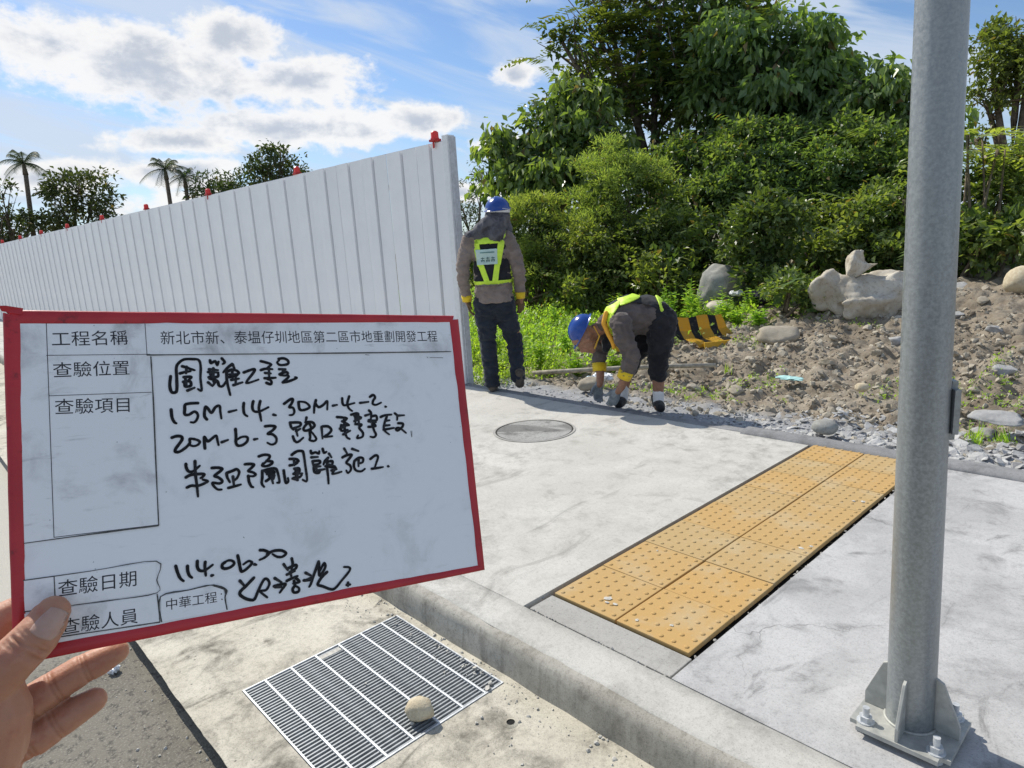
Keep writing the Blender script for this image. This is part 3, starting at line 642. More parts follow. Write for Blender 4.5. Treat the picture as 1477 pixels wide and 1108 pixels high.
def sheet(name, poly, n, mat, parent=board, thick=.25):
    bm = bmesh.new(); A = [bm.verts.new(bl(a, b, n)) for a, b in poly]; B = [bm.verts.new(bl(a, b, n-thick)) for a, b in poly]
    bm.faces.new(A[::-1]); m_ = len(poly)
    for i in range(m_): bm.faces.new((A[i], A[(i+1) % m_], B[(i+1) % m_], B[i]))
    return mobj(name, from_bm(name, bm), mat, parent)
def ribbon(bm, pts, wd, n, taper=True, jit=0.0):
    """flat ink stroke with rounded ends laid on the board"""
    P_ = [Vector((a, b)) for a, b in pts]
    if len(P_) > 2:                                   # Catmull-Rom smoothing
        Q = []
        for i in range(len(P_)-1):
            p0 = P_[max(i-1, 0)]; p1 = P_[i]; p2 = P_[i+1]; p3 = P_[min(i+2, len(P_)-1)]
            for k in range(4):
                t = k/4; Q.append(.5*((2*p1) + (p2-p0)*t + (2*p0-5*p1+4*p2-p3)*t*t + (3*p1-p0-3*p2+p3)*t**3))
        P_ = Q + [P_[-1]]
    m_ = len(P_); h = wd/2
    def disc(c, r):
        vs = [bm.verts.new(bl(c.x + r*math.cos(a*math.pi/5), c.y + r*math.sin(a*math.pi/5), n)) for a in range(10)]; bm.faces.new(vs)
    def rad(i): return h*(1 - (.28 if taper else 0)*(i/max(1, m_-1))**2 + jit*random.uniform(-1, 1))
    rr = [rad(i) for i in range(m_)]
    for i in range(m_):
        disc(P_[i], rr[i])
        if i:
            d = (P_[i]-P_[i-1])
            if d.length < 1e-6: continue
            d.normalize(); s = Vector((-d.y, d.x)); a, b = P_[i-1], P_[i]
            vs = [bm.verts.new(bl(q.x, q.y, n)) for q in (a+s*rr[i-1], a-s*rr[i-1], b-s*rr[i], b+s*rr[i])]; bm.faces.new(vs)
def lines(name, segs, wd, n, mat, parent, taper=False, jit=0.0, dz=.0015):
    bm = bmesh.new(); z = n
    for s in segs: ribbon(bm, s, wd, z, taper, jit); z += dz
    me = bpy.data.meshes.new(name); bm.to_mesh(me); bm.free(); return mobj(name, me, mat, parent)
def text(parent, body, a0, b0, a1, b1, n, size_k=1.0, mat=None, name='lettering', xs=1.0):
    c = bpy.data.curves.new(name, 'FONT'); c.body = body; tmp = bpy.data.objects.new(name, c); COL.objects.link(tmp)
    bpy.context.view_layer.update(); dep = bpy.context.evaluated_depsgraph_get()
    me = bpy.data.meshes.new_from_object(tmp.evaluated_get(dep)); bpy.data.objects.remove(tmp)
    x = np.array([v.co[:] for v in me.vertices]); x0, x1 = x[:,0].min(), x[:,0].max(); y0, y1 = x[:,1].min(), x[:,1].max()
    L = math.hypot(a1-a0, b1-b0); k = L/(x1-x0); ang = math.atan2(b1-b0, a1-a0)
    for v in me.vertices:
        u = (v.co.x - x0)*k; h = (v.co.y - y0)*k*size_k
        a = a0 + u*math.cos(ang) + h*math.sin(ang); b = b0 + u*math.sin(ang) - h*math.cos(ang); v.co = bl(a, b, n)
    me.materials.clear(); return mobj(name, me, mat or M_PRINT, parent)
W2 = [(79.9, 32.1), (303.8, 31.2)]
st = sheet('title_label', [(77.4, 8.6), (306.6, 5.4), (305.2, 30.8), (77.6, 29.9)], .45, M_LAB)
text(st, '新北市新、泰塭仔圳地區第二區市地重劃開發工程', 86.2, 23.2, 293.6, 22.6, .5, 1.1)
sl = sheet('heading_label', [(7.2, 8.9), (77.2, 8.6), (79.5, 31.6), (79.0, 144.7), (7.0, 145.2)], .4, M_LAB)
text(sl, '工程名稱', 24.3, 23.9, 66.7, 23.0, .5); text(sl, '查驗位置', 24.4, 44.2, 66.7, 43.7, .5); text(sl, '查驗項目', 24.5, 67.9, 65.7, 68.7, .5)
lines('ruled_line', [[(21.6, 8.7), (22.0, 144.3)], [(21.2, 29.6), (79.3, 29.8)], [(21.9, 55.7), (79.0, 56.0)], [(77.2, 8.6), (77.5, 29.8)], [(22, 144.2), (79, 144.7)]], .38, .55, M_PRINT, sl)
lines('grime_edge', [[(79.7, 31.6), (79.9, 60), (79.5, 100), (79.3, 144.9)], [(7, 145.5), (40, 145.2), (79, 145.2)], [(77.6, 30.3), (150, 30.8), (230, 31.2), (305, 31.3)]], .75, .62, M_LINE, sl, jit=.35)
dl = sheet('date_label', [(5.8, 167.6), (21.3, 168.0), (76.7, 168.2), (76.2, 187.8), (32.9, 186.6), (6.4, 185.4)], .4, M_LAB)
text(dl, '查驗日期', 23.1, 180.6, 65.0, 181.6, .5)
lines('grime_edge', [[(5.8, 167.4), (40, 167.9), (76.9, 168.0), (76.6, 180), (76.3, 188.2), (50, 187.8), (33, 187.0), (6, 185.8)], [(21.4, 168), (21.6, 186)]], .5, .6, M_LINE, dl, jit=.4)
nl = sheet('name_label', [(6, 187.0), (33, 187.8), (76.1, 189.4), (76.9, 206.4), (6.0, 202.9)], .4, M_LAB)
text(nl, '查驗人員', 23.9, 203.6, 64.8, 204.8, .5)
lines('grime_edge', [[(76.4, 189.0), (76.8, 198), (77.2, 206.5)], [(8, 203.3), (50, 205.6), (77, 206.9)]], .6, .6, M_LINE, nl, jit=.4)
cl = sheet('company_label', [(78.5, 190.8), (108.0, 189.6), (116.0, 192.9), (117.4, 207.5), (77.9, 206.9)], .55, M_LAB)
text(cl, '中華工程', 81.2, 200.4, 111.7, 201.2, .62); lines('colon', [[(114.6, 196.2), (114.7, 196.3)], [(114.8, 199.8), (114.9, 199.9)]], .8, .7, M_PRINT, cl)
lines('grime_edge', [[(78.2, 206.8), (78.3, 191), (95, 189.9), (108, 189.2), (115, 191.6), (118.2, 195), (116.8, 199), (117.6, 207)], [(110.5, 190.0), (116.5, 193.5), (117.6, 197.0)]], .85, .7, M_LINE, cl, jit=.45)
STROKES = "91.1,45.4 90.3,51.3 90.9,55.9 92.6,56.9 94.4,55.4 94.8,46.8 94.9,39.6 96.5,36.3 100.1,33.8 105.5,33.7 109.3,34.5 110.3,39.3 109.7,47.4 110,56.1 107.7,55;98.7,38.7 101,39.4 103.3,40.5 106.3,41.6;97,43.6 100.3,42.7 103.6,42.2;101.3,39.1 100.8,43.7;99.2,46.3 103.9,46.2 102.1,48.4;98.8,49.6 102.9,49.4 103.3,52.4 99.8,53 99.3,50.3;100.1,47 100.7,52.3;101.1,55.8 105.6,54;116.6,34.8 117.1,36.8 119.9,35.5 121,38.3 122.1,35.9;124.4,33.6 126.1,36.3 124.7,37.7;115.6,41.2 121.4,42;114.9,43.2 121.6,43.7;115,46.9 120.8,46.7 121.3,43.7;118.4,40.6 117.9,50.3;116.3,44.9 119.2,47.7;115.6,47.9 120.4,49.8 121.4,53.2 123.8,53.6 126.5,50;114.5,50.6 117.1,53.3;119.1,50.4 117.4,53;131,37.8 127.7,40.5 124.7,43.8;131.3,38.2 132.4,41.3;126.9,43.2 126.8,50 127.7,56.2 128.4,60.3;127.5,43.2 130.7,41.9 134.2,43.1 134.7,45.1 128,45.3;130.7,43 130.7,48.1;127.9,47.3 133,46.5 134.7,44.8;129.7,49.4 134.8,48.6;131,53.2 137.1,51.4;132.9,48.2 132.3,52.9;138.5,44.2 145.1,42 145.6,43.8 139.7,51.9 148.2,49.8;150.7,36.2 153.6,37 157.8,38.8 155,41.2;150.3,42.8 153.9,41.9 158.5,42.4;156,40.5 155.8,48.3;153.1,45 157,45.5;152.5,48.9 156.1,49 160.4,48.8;153.6,52.4 156.5,53.6 157,51.1 154.1,49.6;163.4,34.7 167.2,34.4 170.1,36.3 169.6,38.8 164.4,39.4 162.2,37.5 163.7,35.8;163.2,42.5 167.9,42.6;163.3,46.4 166.4,45.1 169.1,45.2 168.3,47.3 163.6,47.1;165.8,44 168.5,44.4;165.2,52.5 169.5,48.7 169,47.3;165.2,52.5 169.3,51.9 175.3,49.7 174.3,48.9;90.3,68.5 90.6,74 91.9,77.3 93,78.1;107.1,64.9 102.1,64.9 99.1,65.7 98.7,68.7 98.5,72.2 101.1,72.7 104.7,70.7 106.7,73.1 105.9,76.3 104.1,78.2 102,78;112.2,76.7 110.8,74 111.7,68.1 113.2,68.9 115.4,72.3 118.1,68.5 120.9,67.6 121.2,72 121.6,76.7;126.8,72.3 131.8,71.3;137.1,66.5 136.6,70.2 137,74.3 138.8,76.1;143.6,65.5 142.7,69.2 143.5,72.7 147.3,73.2 153.7,70.5;148.4,65.7 147.1,70.8 147.7,76.3 148.1,80.1;156.9,76.2 158.5,76.7;164.9,68.6 169.8,65.4 171.5,65.8 170.2,68.9 168.4,71.3 171,71.8 171.9,74.6 170.7,77 168.3,77.2;175.4,67.8 176,73.5 180.2,73.7 183.4,71.8 180.6,68.4 176.1,67.5;188.4,67 186.9,71.6 186.2,76.6;187.8,69.5 190,72.5 193.7,70.9 196.8,68.2 196.3,74.7;200.8,72 204.1,71.5;208.5,66.6 208.5,70.6 210.2,72.2 217.8,70.8;214.1,65.4 212.2,70.8 213,74.6 215.4,76.9;222.2,71 229.1,70.5;230.6,66.6 233.4,65.2 234.8,67.2 233,69.7 232.4,72.3 235,73.2 239.4,71.6;242.6,75.1 243.3,75.2;168.2,82.8 168.7,86 170.2,88.2;168.2,82.8 175.3,83.3 175.1,85.8 170.6,86.9;171.9,87.6 172.9,93;172.1,89.4 175.3,87.9;169.5,93.1 170.6,96.6 172.9,97.5 176.9,94.7;180.4,79.8 179.5,82.9;179.4,83.3 184.3,83.6 185.8,86.5 181.8,89.1 178.3,89.5 177.8,87.4 181.4,84.1 183.3,87.8 182,90.5 182,94.7 181.5,96.8 184.6,97.8 186.4,96.2 184.6,92.8 183,90.6;191,87.6 191,96.5;191.7,87.3 195.9,87.6 198.2,90.3 196.2,93 192.5,95.2 198.5,95.3;203.3,80.9 207.3,81.5 210.8,82.5 207.7,85.2;207,84.4 211.9,87.7 206,87.2;206,87.2 205.7,91.6 210.8,91.2;208.6,83.1 208.5,92.5 209.6,96.9 211.7,98.4;204.7,90 209.6,88.2;206.9,94.6 212.6,92.1;214.4,79.8 219.3,79 218.3,82.2;216.9,80.7 222,82.5 217.4,83.6;216.5,85 221.9,83.2;217.6,81.4 217.2,85.8;217.1,87.3 221.9,88 219.8,90.4 222.4,94.3 221.8,97.5 217.6,98.3 218.5,96.2;220,79.4 219.9,89;225.5,81.2 230.5,80;228.9,77.3 230.5,80 229.2,86.6;230.3,82.3 234.2,81.8 234.2,85.5 227.8,84.7;227.7,85.8 233.7,87;227.3,90.2 233.1,89.9 230.7,86.7;230.5,88.2 231.6,93.5 232.8,96.6 231.1,98.6 228.1,98;237.9,83.1 241.5,81.9 247,81.7;243,83.1 240.6,88.2 239.7,93.4 243.6,97.4;241.5,86.4 245,86.2;241.1,90.1 244.7,90;239.3,93.3 244,92.9 248,92.5;249.9,80.9 251.7,82.9 251.3,86.3;251.7,82.9 257.7,82.9;251.9,89 255.8,89.6 255.1,92.2 250.9,94.9 249.5,93.3 252.7,92.8 257.8,97.3;89.9,87.7 92.8,86.9 95.7,87.5 95.9,89.7 93.7,92.8 91.6,95.8 91.7,97.7 94.6,97.4 98.8,94.5 100.7,92.1 100.8,89.5 104.3,90.1 106.9,91.9 105.3,94.1 102.3,94.5 99.8,93;109.9,96.8 109.8,92.8 110,88.9 111.9,92 114.4,90.6 117.5,88.5 118.2,92.2 118.7,95.2;120.9,93.4 125,92.1;130.4,84.8 130.4,89.9 130.1,94.5 131.2,96.6 134.3,96.6 137.6,94.2 137.8,91.1 134.1,90.8 130.8,92.6;142.5,93.2 144.7,92.9;150.5,84.3 154.4,84.2 157.6,85.1 155.4,87.7 152,89.9 155.3,90.5 157.7,93.4 157.1,96.8 154.1,97.9 151.3,96.3;97.5,106.3 97.6,108.9 98.9,111.5 101.6,111.8 106,108.4;103.2,105 103,113.5 103.5,121.3 103.8,129.2;97.1,115.4 100.6,114 108.1,114.3 107.5,116.1 106.1,116.9;97.4,122.3 100.2,121.4 104.4,121.9 110.4,119.7 107.4,118.1;113.5,110.7 117.4,110.9 120,111.9 118.6,113.6 114.9,116.3 117.4,117.7 119.7,120.5 117.7,121.9 113.4,120.9 114.2,123.5 116.5,125.9 118.9,126.2;122.7,115.4 123,118.3 124.5,121.8;122.9,115.1 126.9,114 129.4,113.2 131,115.4 129.6,119 127.5,120.9;126.7,118.1 127,124.5;123.3,125.6 127.2,125 131.5,124.2;135.1,110.3 138.6,110.4 141.1,111.1 139.5,113.1 137,115.3 139.8,116.4 141.9,118.2 140.1,119.3 136.6,118.7;136.8,118.7 137.1,123 138.4,126.3 139.6,127;144.8,105.6 148.2,104.8 151.8,105.4 151.9,107.3 149.4,109.8 146.6,112.2;149.9,109.3 153.5,110.2 153.1,111.8 149.7,113.1 146.6,112.5 147.3,110.7;146.4,116 146.1,120.8 145.5,125 146.9,127.6;147.4,116.1 152.1,115.2 155.8,115.6 157.1,119.3 157.7,125.3 156.1,125.7;148.9,117.3 154.1,117.3 154,118.9 149.3,119;148.5,123.7 151.2,121.9 150.8,119.7 153.9,120;152.3,120.9 153.2,125.9;154.4,120.1 153.7,122.7;161.2,117.4 161.5,121.7 162.1,126.4 163.9,125.7 163.8,123.2;167.7,106.6 171.5,104.4 175.2,104.5 176.2,106.4 176.8,115.3 177.2,126.5 174.2,125.6;166,109.5 170.5,110 172.2,111.7 169.1,112.6;165.7,114.2 169,113.9 171.5,112.9;169,110.1 168.9,114.5;168.8,116.9 172.1,117 171.9,119.7 168.5,120;167.9,120.6 174.2,120.9;167.7,123.6 171.9,123.5 173.9,121.8;169.7,117 169.7,124.5 170.9,125.5;167.1,123.9 170.6,125.5;170.8,117.8 170.6,124.6;181.6,105 182.1,107 184.9,106.3 187.4,107.5 187.8,105.6;190.5,104.2 191.2,107.2 193.1,106.7;181.6,109.8 186.5,109.9;182.6,112.7 187.6,112.9 187.1,115 183,115.3;182.3,112.7 182.6,115.9;182.9,117.1 187.9,117;182.8,117.8 183.2,120.9 186.2,121.9 187.7,119.5;184.5,116 185,121.1;185.8,119.9 190.8,119.5;194.9,108.2 196.6,111.2;194,111.3 191.3,113.5 190.2,116;193.3,112.5 192.7,119.4 192.9,125.1 192.8,130.5;192.5,114.3 197,114.1 196.1,117.2 193.5,117.6;193.6,116.3 198.6,118.1;191.6,117.4 196,118.5 199.1,119.4 196.2,123.6 203.3,122.7;195.8,121 199.7,120.4;206.8,105.4 208.7,109.4;204.9,112 208.3,110.7 212.2,110.7 210,113.4 207.5,116.4 210.2,118.6 210.6,121.9 208.1,124.2 207,122.2;212.9,106.2 217.7,108.3;213.8,115.7 217.3,113.5 220.6,114.1 220.3,117 216.9,118;213.8,115.7 213.1,119.6 214.5,122.9 218.4,124 221.5,122.4;217.2,114.8 216.7,119.9;226.5,115.3 230.9,112.8 232.8,114.3 231,118.7 229.3,122.5;226.9,122.9 231.3,122.8 236.1,122.5;240.3,122.3 240.9,122.6;88,173 88.9,177.3 90.3,181.4 92.2,183.6;95,174.3 95,177.5 95.9,180.7 97.4,182.4;101.1,172.1 100.9,175.9 102,178.3 104.4,179.1 106.8,178.3 110.4,176.1;105.9,173.5 105.5,176.7 105.8,182.5;109.4,183.1 110.3,183;118.1,175.8 116.4,176.9 116.3,179 118.3,180.1 121.7,179.5 123.9,177.7 123.2,175.8 120.7,174.9 118.1,175.6;126.5,172.6 127,176 127.5,180.6 128.2,183.6 130.4,183.3 134,180.8 135.4,178.8 133.3,177.5 129.8,179.2;137,180.4 138.1,180.9;141.3,171.3 144.3,172 147.1,174.4 143.9,176.9 140.6,177.9;145.9,174.8 150.2,173.3 155.7,173.9 158.6,176.3 156,178.3 152.4,177.7 149.5,175.4;126.9,189.8 129.3,193.3;136,189.4 131,193.6 126.2,197.8 128.8,201.6 133.3,204 135.7,203.6 138.3,198.6 142.3,192.1 144.7,191.9 146,195.2 143.7,199 140.7,199.1 139.5,199.5 143.9,204.3;149.8,192.2 154.1,195.8;148.9,197.6 152.2,197.3 156.8,197.5 154.4,200.5 152.5,202.6;149.7,198.3 153.9,199.1;156.5,183.7 159,188.2;162.3,180.6 162.7,184.5 161.5,188;159.1,187 164.8,185.5 164.6,188 160.1,189.7;158.2,191.2 163.8,189.7;160.7,189.8 161.1,193;157.8,195.5 161.6,194.3 165.4,193.5;163.5,194 166.4,197.7 162,198.1;162.7,196.4 163.1,199.6 161.4,201.8 162.1,204.4 165.3,204.4 165.7,202 163.7,200.3;171.2,192.3 174.8,194.8;169.5,197.3 173.3,197.7 175.3,196.8;181,186 177.5,193.4 174.4,200.4 173,202.4;171.4,197.4 175.3,196.2;181.2,187 180.9,191.4 181.1,196 185.4,191 185.1,187.7 183.2,189.9 181.4,192.8;186.5,194.4 182.3,197.5 179.1,201.9 182.5,203.9 188.7,207.3 192,206.6 196.4,202.6 202.9,196.6 203.1,194 199.2,193;200.1,206.2 202.7,206.4;201.2,204.8 201,207.3"
segs = [[tuple(float(v) for v in q.split(',')) for q in s.split()] for s in STROKES.split(';')]
hw = lines('handwriting', segs[:-25], 2.15, .32, M_INK, board, True, .05, .0008)
lines('handwriting', segs[-25:], 2.2, .5, M_INK, board, True, .05, .0008)
lines('scratch', [[(285, 36), (297, 36.4)], [(282.5, 35.4), (283.5, 36.4)], [(262, 96), (262.4, 101), (263, 96)], [(230, 32.6), (233, 33.0)], [(131, 160.6), (131.4, 161.2)]], .35, .31, M_LINE, board)

# ================================================================= REMESH HELPER (people, hands)
def remesh(bm, voxel, smooth=6, name='m', fac=.5):
    me = bpy.data.meshes.new('tmp'); bmesh.ops.recalc_face_normals(bm, faces=bm.faces); bm.to_mesh(me); bm.free(); o = bpy.data.objects.new('tmp', me); COL.objects.link(o)
    md = o.modifiers.new('r', 'REMESH'); md.mode = 'VOXEL'; md.voxel_size = voxel; md.use_smooth_shade = True
    if smooth: s = o.modifiers.new('s', 'SMOOTH'); s.iterations = smooth; s.factor = fac
    bpy.context.view_layer.update(); dep = bpy.context.evaluated_depsgraph_get()
    r = bpy.data.meshes.new_from_object(o.evaluated_get(dep)); bpy.data.objects.remove(o); r.name = name; r.materials.clear(); return r
def cap(bm, p0, p1, r0, r1, sub=2):
    p0, p1 = Vector(p0), Vector(p1); ball(bm, p0, r0, sub); ball(bm, p1, r1, sub)
    cyl(bm, p0, p1, r0*.985, r1*.985, 14)
def chain(bm, pts, rs, sub=2):
    for i in range(len(pts)-1): cap(bm, pts[i], pts[i+1], rs[i], rs[i+1], sub)


# ---- the pale boulder and the block on it
def lumpy(name, parts, voxel, amp, seed, loc, rz, label, cat):
    bm = bmesh.new()
    for c, r, sc, pl in parts:
        V_, F_ = rock_np(pl, 3, 14, 0, 1.0); vs = [bm.verts.new(Vector(v)*1.25*Vector(sc).length*0 + Vector((v[0]*sc[0]*r, v[1]*sc[1]*r, v[2]*sc[2]*r)) + Vector(c)) for v in V_]
        for f in F_: bm.faces.new([vs[i] for i in f])
    me = remesh(bm, voxel, 1, name); n = len(me.vertices); co = np.empty(n*3, np.float32); me.vertices.foreach_get('co', co); co = co.reshape(-1, 3); no = np.empty(n*3, np.float32); me.vertices.foreach_get('normal', no); no = no.reshape(-1, 3)
    d = np.array([mnoise.ridged_multi_fractal(Vector(c)*3.2 + Vector((seed, 0, 0)), .9, 2.1, 5, 1.0, 2.0) for c in co]); d -= d.mean()
    co = co + no*(d*amp)[:, None]; me.vertices.foreach_set('co', co.ravel().astype(np.float32)); me.update()
    o = mobj(name, me, M_BOULDER, smooth=True, label=label, cat=cat); o.location = loc; o.rotation_euler = (0, 0, rz); return o
lumpy('boulder', [((0, 0, 0), 1, (.62, .45, .42), 71), ((-.30, -.02, .04), 1, (.40, .36, .38), 72), ((.38, -.05, -.06), 1, (.42, .38, .30), 73), ((.05, -.2, -.12), 1, (.6, .3, .25), 74)], .024, .034, 11, (-3.0, 8.42, .54), R(47), 'large pale broken boulder at the foot of the thicket', 'boulder')
lumpy('stone_block', [((0, 0, 0), 1, (.24, .20, .22), 75), ((.06, 0, -.06), 1, (.26, .2, .16), 76)], .014, .012, 21, (-3.04, 8.36, .90), R(60), 'pale angular block sitting on top of the large boulder', 'rock')

# ================================================================= HAND HOLDING THE BOARD
def skin_mat(name, a, b, red, wr=1.0):
    m, nt = material(name); p = opos(nt); n = nt.noise(p, 40, 4, .6); f = nt.noise(p, 600, 4, .6); v = nt.vor(p, 900)
    bl_ = nt.noise(p, 90, 3, .6); c = nt.mix(nt.ramp(n, .35, .7), a, b); c = nt.mix(nt.m('MULTIPLY', nt.ramp(bl_, .5, .75), .45), c, red)
    b_ = finish(nt, c, .5, nt.m('ADD', nt.m('MULTIPLY', f, .7), nt.m('MULTIPLY', v, .5)), .25*wr, .0006, .35)
    b_.inputs['Subsurface Weight'].default_value = .25; b_.inputs['Subsurface Radius'].default_value = (.008, .003, .0015); b_.inputs['Subsurface Scale'].default_value = 1.0; return m
M_SKIN = skin_mat('hand_skin', (.42, .20, .125), (.47, .245, .155), (.36, .10, .065))
hand = bpy.data.objects.new('hand', None); link(hand); hand.matrix_world = BM; tag(hand, 'bare left hand holding the board by its lower left corner', 'hand')
bm = bmesh.new()
# thumb in front of the board
chain(bm, [bl(-16, 226, 12), bl(-8, 217.5, 17), bl(2.9, 208.5, 20.0), bl(12.5, 199.9, 18.6), bl(17.7, 193.2, 15.2), bl(21.5, 187.2, 12.2)], [.0170, .0150, .0130, .0125, .0113, .0094])
ball(bm, bl(18.4, 191.6, 14.0), .0110, 2, (1.0, 1.05, .92)); ball(bm, bl(14.5, 197.2, 16.6), .0116, 2)
# thenar and palm, wrist, forearm running out of the frame
chain(bm, [bl(-12, 224, 8), bl(-8, 240, 8), bl(-14, 258, 0), bl(-34, 282, -4)], [.018, .019, .022, .027])
chain(bm, [bl(-22, 228, -6), bl(-14, 246, -10), bl(-14, 264, -12), bl(-16, 282, -12), bl(-36, 296, -8)], [.017, .018, .018, .017, .024])
chain(bm, [bl(-30, 245, 0), bl(-50, 300, -2), bl(-90, 350, -5), bl(-160, 430, -8)], [.022, .029, .033, .042])
# index, middle, ring, little behind the board
chain(bm, [bl(-22, 214, -14), bl(-14, 200, -18), bl(-6, 190, -21), bl(14, 182, -20), bl(34, 176, -16)], [.0115, .0108, .0105, .009, .008])
chain(bm, [bl(-12, 242, -12), bl(3, 243, -15), bl(20, 235.5, -18), bl(32, 230, -18.5), bl(43, 226.5, -18), bl(52, 222.8, -17)], [.0125, .0108, .0104, .0098, .0092, .0078])
chain(bm, [bl(-10, 264, -13), bl(8, 263.5, -17), bl(20, 258, -19), bl(30, 253.5, -19.5), bl(39, 249.8, -19)], [.0125, .0108, .0102, .0094, .0078])
chain(bm, [bl(-14, 286, -13), bl(4, 300, -16), bl(14, 302, -18), bl(24, 300, -19)], [.0115, .0095, .009, .0075])
hme = remesh(bm, .0008, 12, 'hand_body'); n_ = len(hme.vertices); co = np.empty(n_*3, np.float32); hme.vertices.foreach_get('co', co); co = co.reshape(-1, 3)
no = np.empty(n_*3, np.float32); hme.vertices.foreach_get('normal', no); no = no.reshape(-1, 3); disp = np.zeros(n_)
def crease(c, axis, L, wd, depth, normal=None):
    """a skin fold across `axis` at c, half length L, width wd"""
    global disp
    c = np.array(c); ax = np.array(axis/axis.length); d = co - c; t = d @ ax; lat = np.linalg.norm(d - np.outer(t, ax), axis=1)
    disp -= depth*np.exp(-(t/wd)**2)*sm((L - lat)/(L*.5))
tax = bl(12, 200.5, 0) - bl(-4, 215, 0)
for k, (t, dp) in enumerate(((-.0052, .00035), (-.0036, .00055), (-.0018, .00045), (.0004, .0006), (.0024, .0004), (.0045, .0003))):
    crease(bl(10.5, 202, 31) + tax.normalized()*t + Vector((0, 0, 0)), tax + Vector((.003*(k % 3-1), .002*(k % 2), 0)), .015, .00095, dp*2.2)
for a_, b_, c_, d_ in ((18, 236.5, 36, 229), (34, 229, 45, 225.6), (18, 259, 30, 253.5), (4, 243, 20, 236), (4, 264, 18, 259)):
    ax = bl(c_, d_) - bl(a_, b_); crease((bl(a_, b_, -10)), ax, .016, .0010, .0011); crease((bl(a_, b_, -10)) + ax.normalized()*.0022, ax, .016, .0009, .0008)
disp += np.array([mnoise.fractal(Vector(c)*110, 1, 2, 3) for c in co[::1]])*.00022
co = co + no*disp[:, None]; hme.vertices.foreach_set('co', co.ravel().astype(np.float32)); hme.update()
mobj('hand_body', hme, M_SKIN, hand, smooth=True)
# thumb nail: curved plate on the back of the last joint
def nail(c, along, across, up, L, Wd, curve):
    bm = bmesh.new(); G = []
    for i in range(13):
        row = []
        for j in range(11):
            u = i/12*2-1; v = j/10*2-1; x = u*L*(1 - .10*v*v*(u > 0) - .12*v*v*(u < 0)); y = v*Wd*(1 - .25*max(0, -u)**3 - .15*max(0, u)**3)
            z = -curve*v*v - .0007*u*u
            row.append(bm.verts.new(c + along*x + across*y + up*z))
        G.append(row)
    for i in range(12):
        for j in range(10): bm.faces.new((G[i][j], G[i+1][j], G[i+1][j+1], G[i][j+1]))
    return bm
M_NAIL = skin_mat('nail', (.46, .27, .21), (.52, .33, .27), (.42, .20, .16), .3); M_NAIL.node_tree.nodes['Principled BSDF'].inputs['Roughness'].default_value = .28
al = (bl(22.2, 186.2, 0) - bl(14.5, 195.6, 0)).normalized(); upn = (Vector((-.10, .22, 1)) - al*0); upn = (upn - al*upn.dot(al) - al*.10*-1).normalized(); ac = al.cross(upn).normalized()
from mathutils.bvhtree import BVHTree
_b = bmesh.new(); _b.from_mesh(hme); _t = BVHTree.FromBMesh(_b); nc = bl(19.4, 189.2, 40)
bm = bmesh.new(); G = []
for i in range(17):
    row = []
    for j in range(15):
        u = i/16*2-1; v = j/14*2-1; x = u*.0072 + (.0016*(1 - v*v) if u > 0 else -.0012*(1 - v*v))*abs(u); y = v*.0069*(1 - .12*max(0, -u)**2 - .10*max(0, u)**2)
        hit = _t.ray_cast(nc + al*x + ac*y, -upn); p_ = hit[0] if hit[0] else nc - upn*.02
        row.append(bm.verts.new(p_ + upn*(.0002 + .0004*max(0, u)**2 + .0003*(1-v*v)) ))
    G.append(row)
for i in range(16):
    for j in range(14): bm.faces.new((G[i][j], G[i+1][j], G[i+1][j+1], G[i][j+1]))
me_ = from_bm('nail', bm); o = mobj('thumb_nail', me_, M_NAIL, hand, smooth=True); _b.free(); md = o.modifiers.new('s', 'SOLIDIFY'); md.thickness = .0008; md.offset = -1

# ================================================================= STRIPED BARRIER, PIPE, LITTER
def stripes_mat():
    m, nt = material('hazard_stripes'); p = opos(nt); x = nt.n('ShaderNodeSeparateXYZ', Vector=p)
    s = nt.m('FRACT', nt.m('MULTIPLY', x.outputs[0], 3.9)); k = nt.ramp(s, .58, .60); n = nt.noise(p, 20, 5, .65)
    c = nt.mix(k, (.68, .42, .04), (.02, .02, .022)); c = nt.mix(nt.m('MULTIPLY', nt.ramp(n, .5, .75), .35), c, (.34, .28, .20)); finish(nt, c, .45, n, .1, .004, .4); return m
M_HAZ = stripes_mat()
bar = empty('striped_barrier', (-4.38, 7.1, .09), R(62), label='yellow and black striped barrier lying bent in the weeds', cat='barrier')
bm = bmesh.new(); pr = [(0, .0, .36), (0, .03, .30), (0, .09, .16), (0, .20, .06), (0, .42, .035), (0, .46, .0), (0, .46, -.04)]
rows = []
for k in range(13):
    x = -.40 + .74*k/12; rows.append([bm.verts.new((x + .36*(y/.46)*.55, -y*.85, z*.8 + .01*math.sin(k))) for _, y, z in pr])
for a, b in zip(rows, rows[1:]):
    for j in range(len(pr)-1): bm.faces.new((a[j], b[j], b[j+1], a[j+1]))
bmesh.ops.solidify(bm, geom=bm.faces[:], thickness=.02); mobj('shell', from_bm('shell', bm), M_HAZ, bar)
M_YEL = plain('yellow_plastic', (.60, .36, .04), .5)
bm = bmesh.new(); box(bm, -.14, .56, -.43, -.405, -.07, .03, .004); mobj('foot_rail', from_bm('fr', bm), M_YEL, bar)
bm = bmesh.new(); box(bm, -.22, .22, -.06, .06, -.03, .05, .01); o = mobj('broken_barrier_piece', from_bm('bbp', bm), M_YEL, label='small orange yellow plastic piece in the weeds left of the striped barrier', cat='debris'); o.location = (-4.95, 6.55, .03); o.rotation_euler = (.1, .05, .7)
M_PIPE = plain('weathered_timber', (.36, .33, .27), .9, .1, 0, .3, 18, .5)
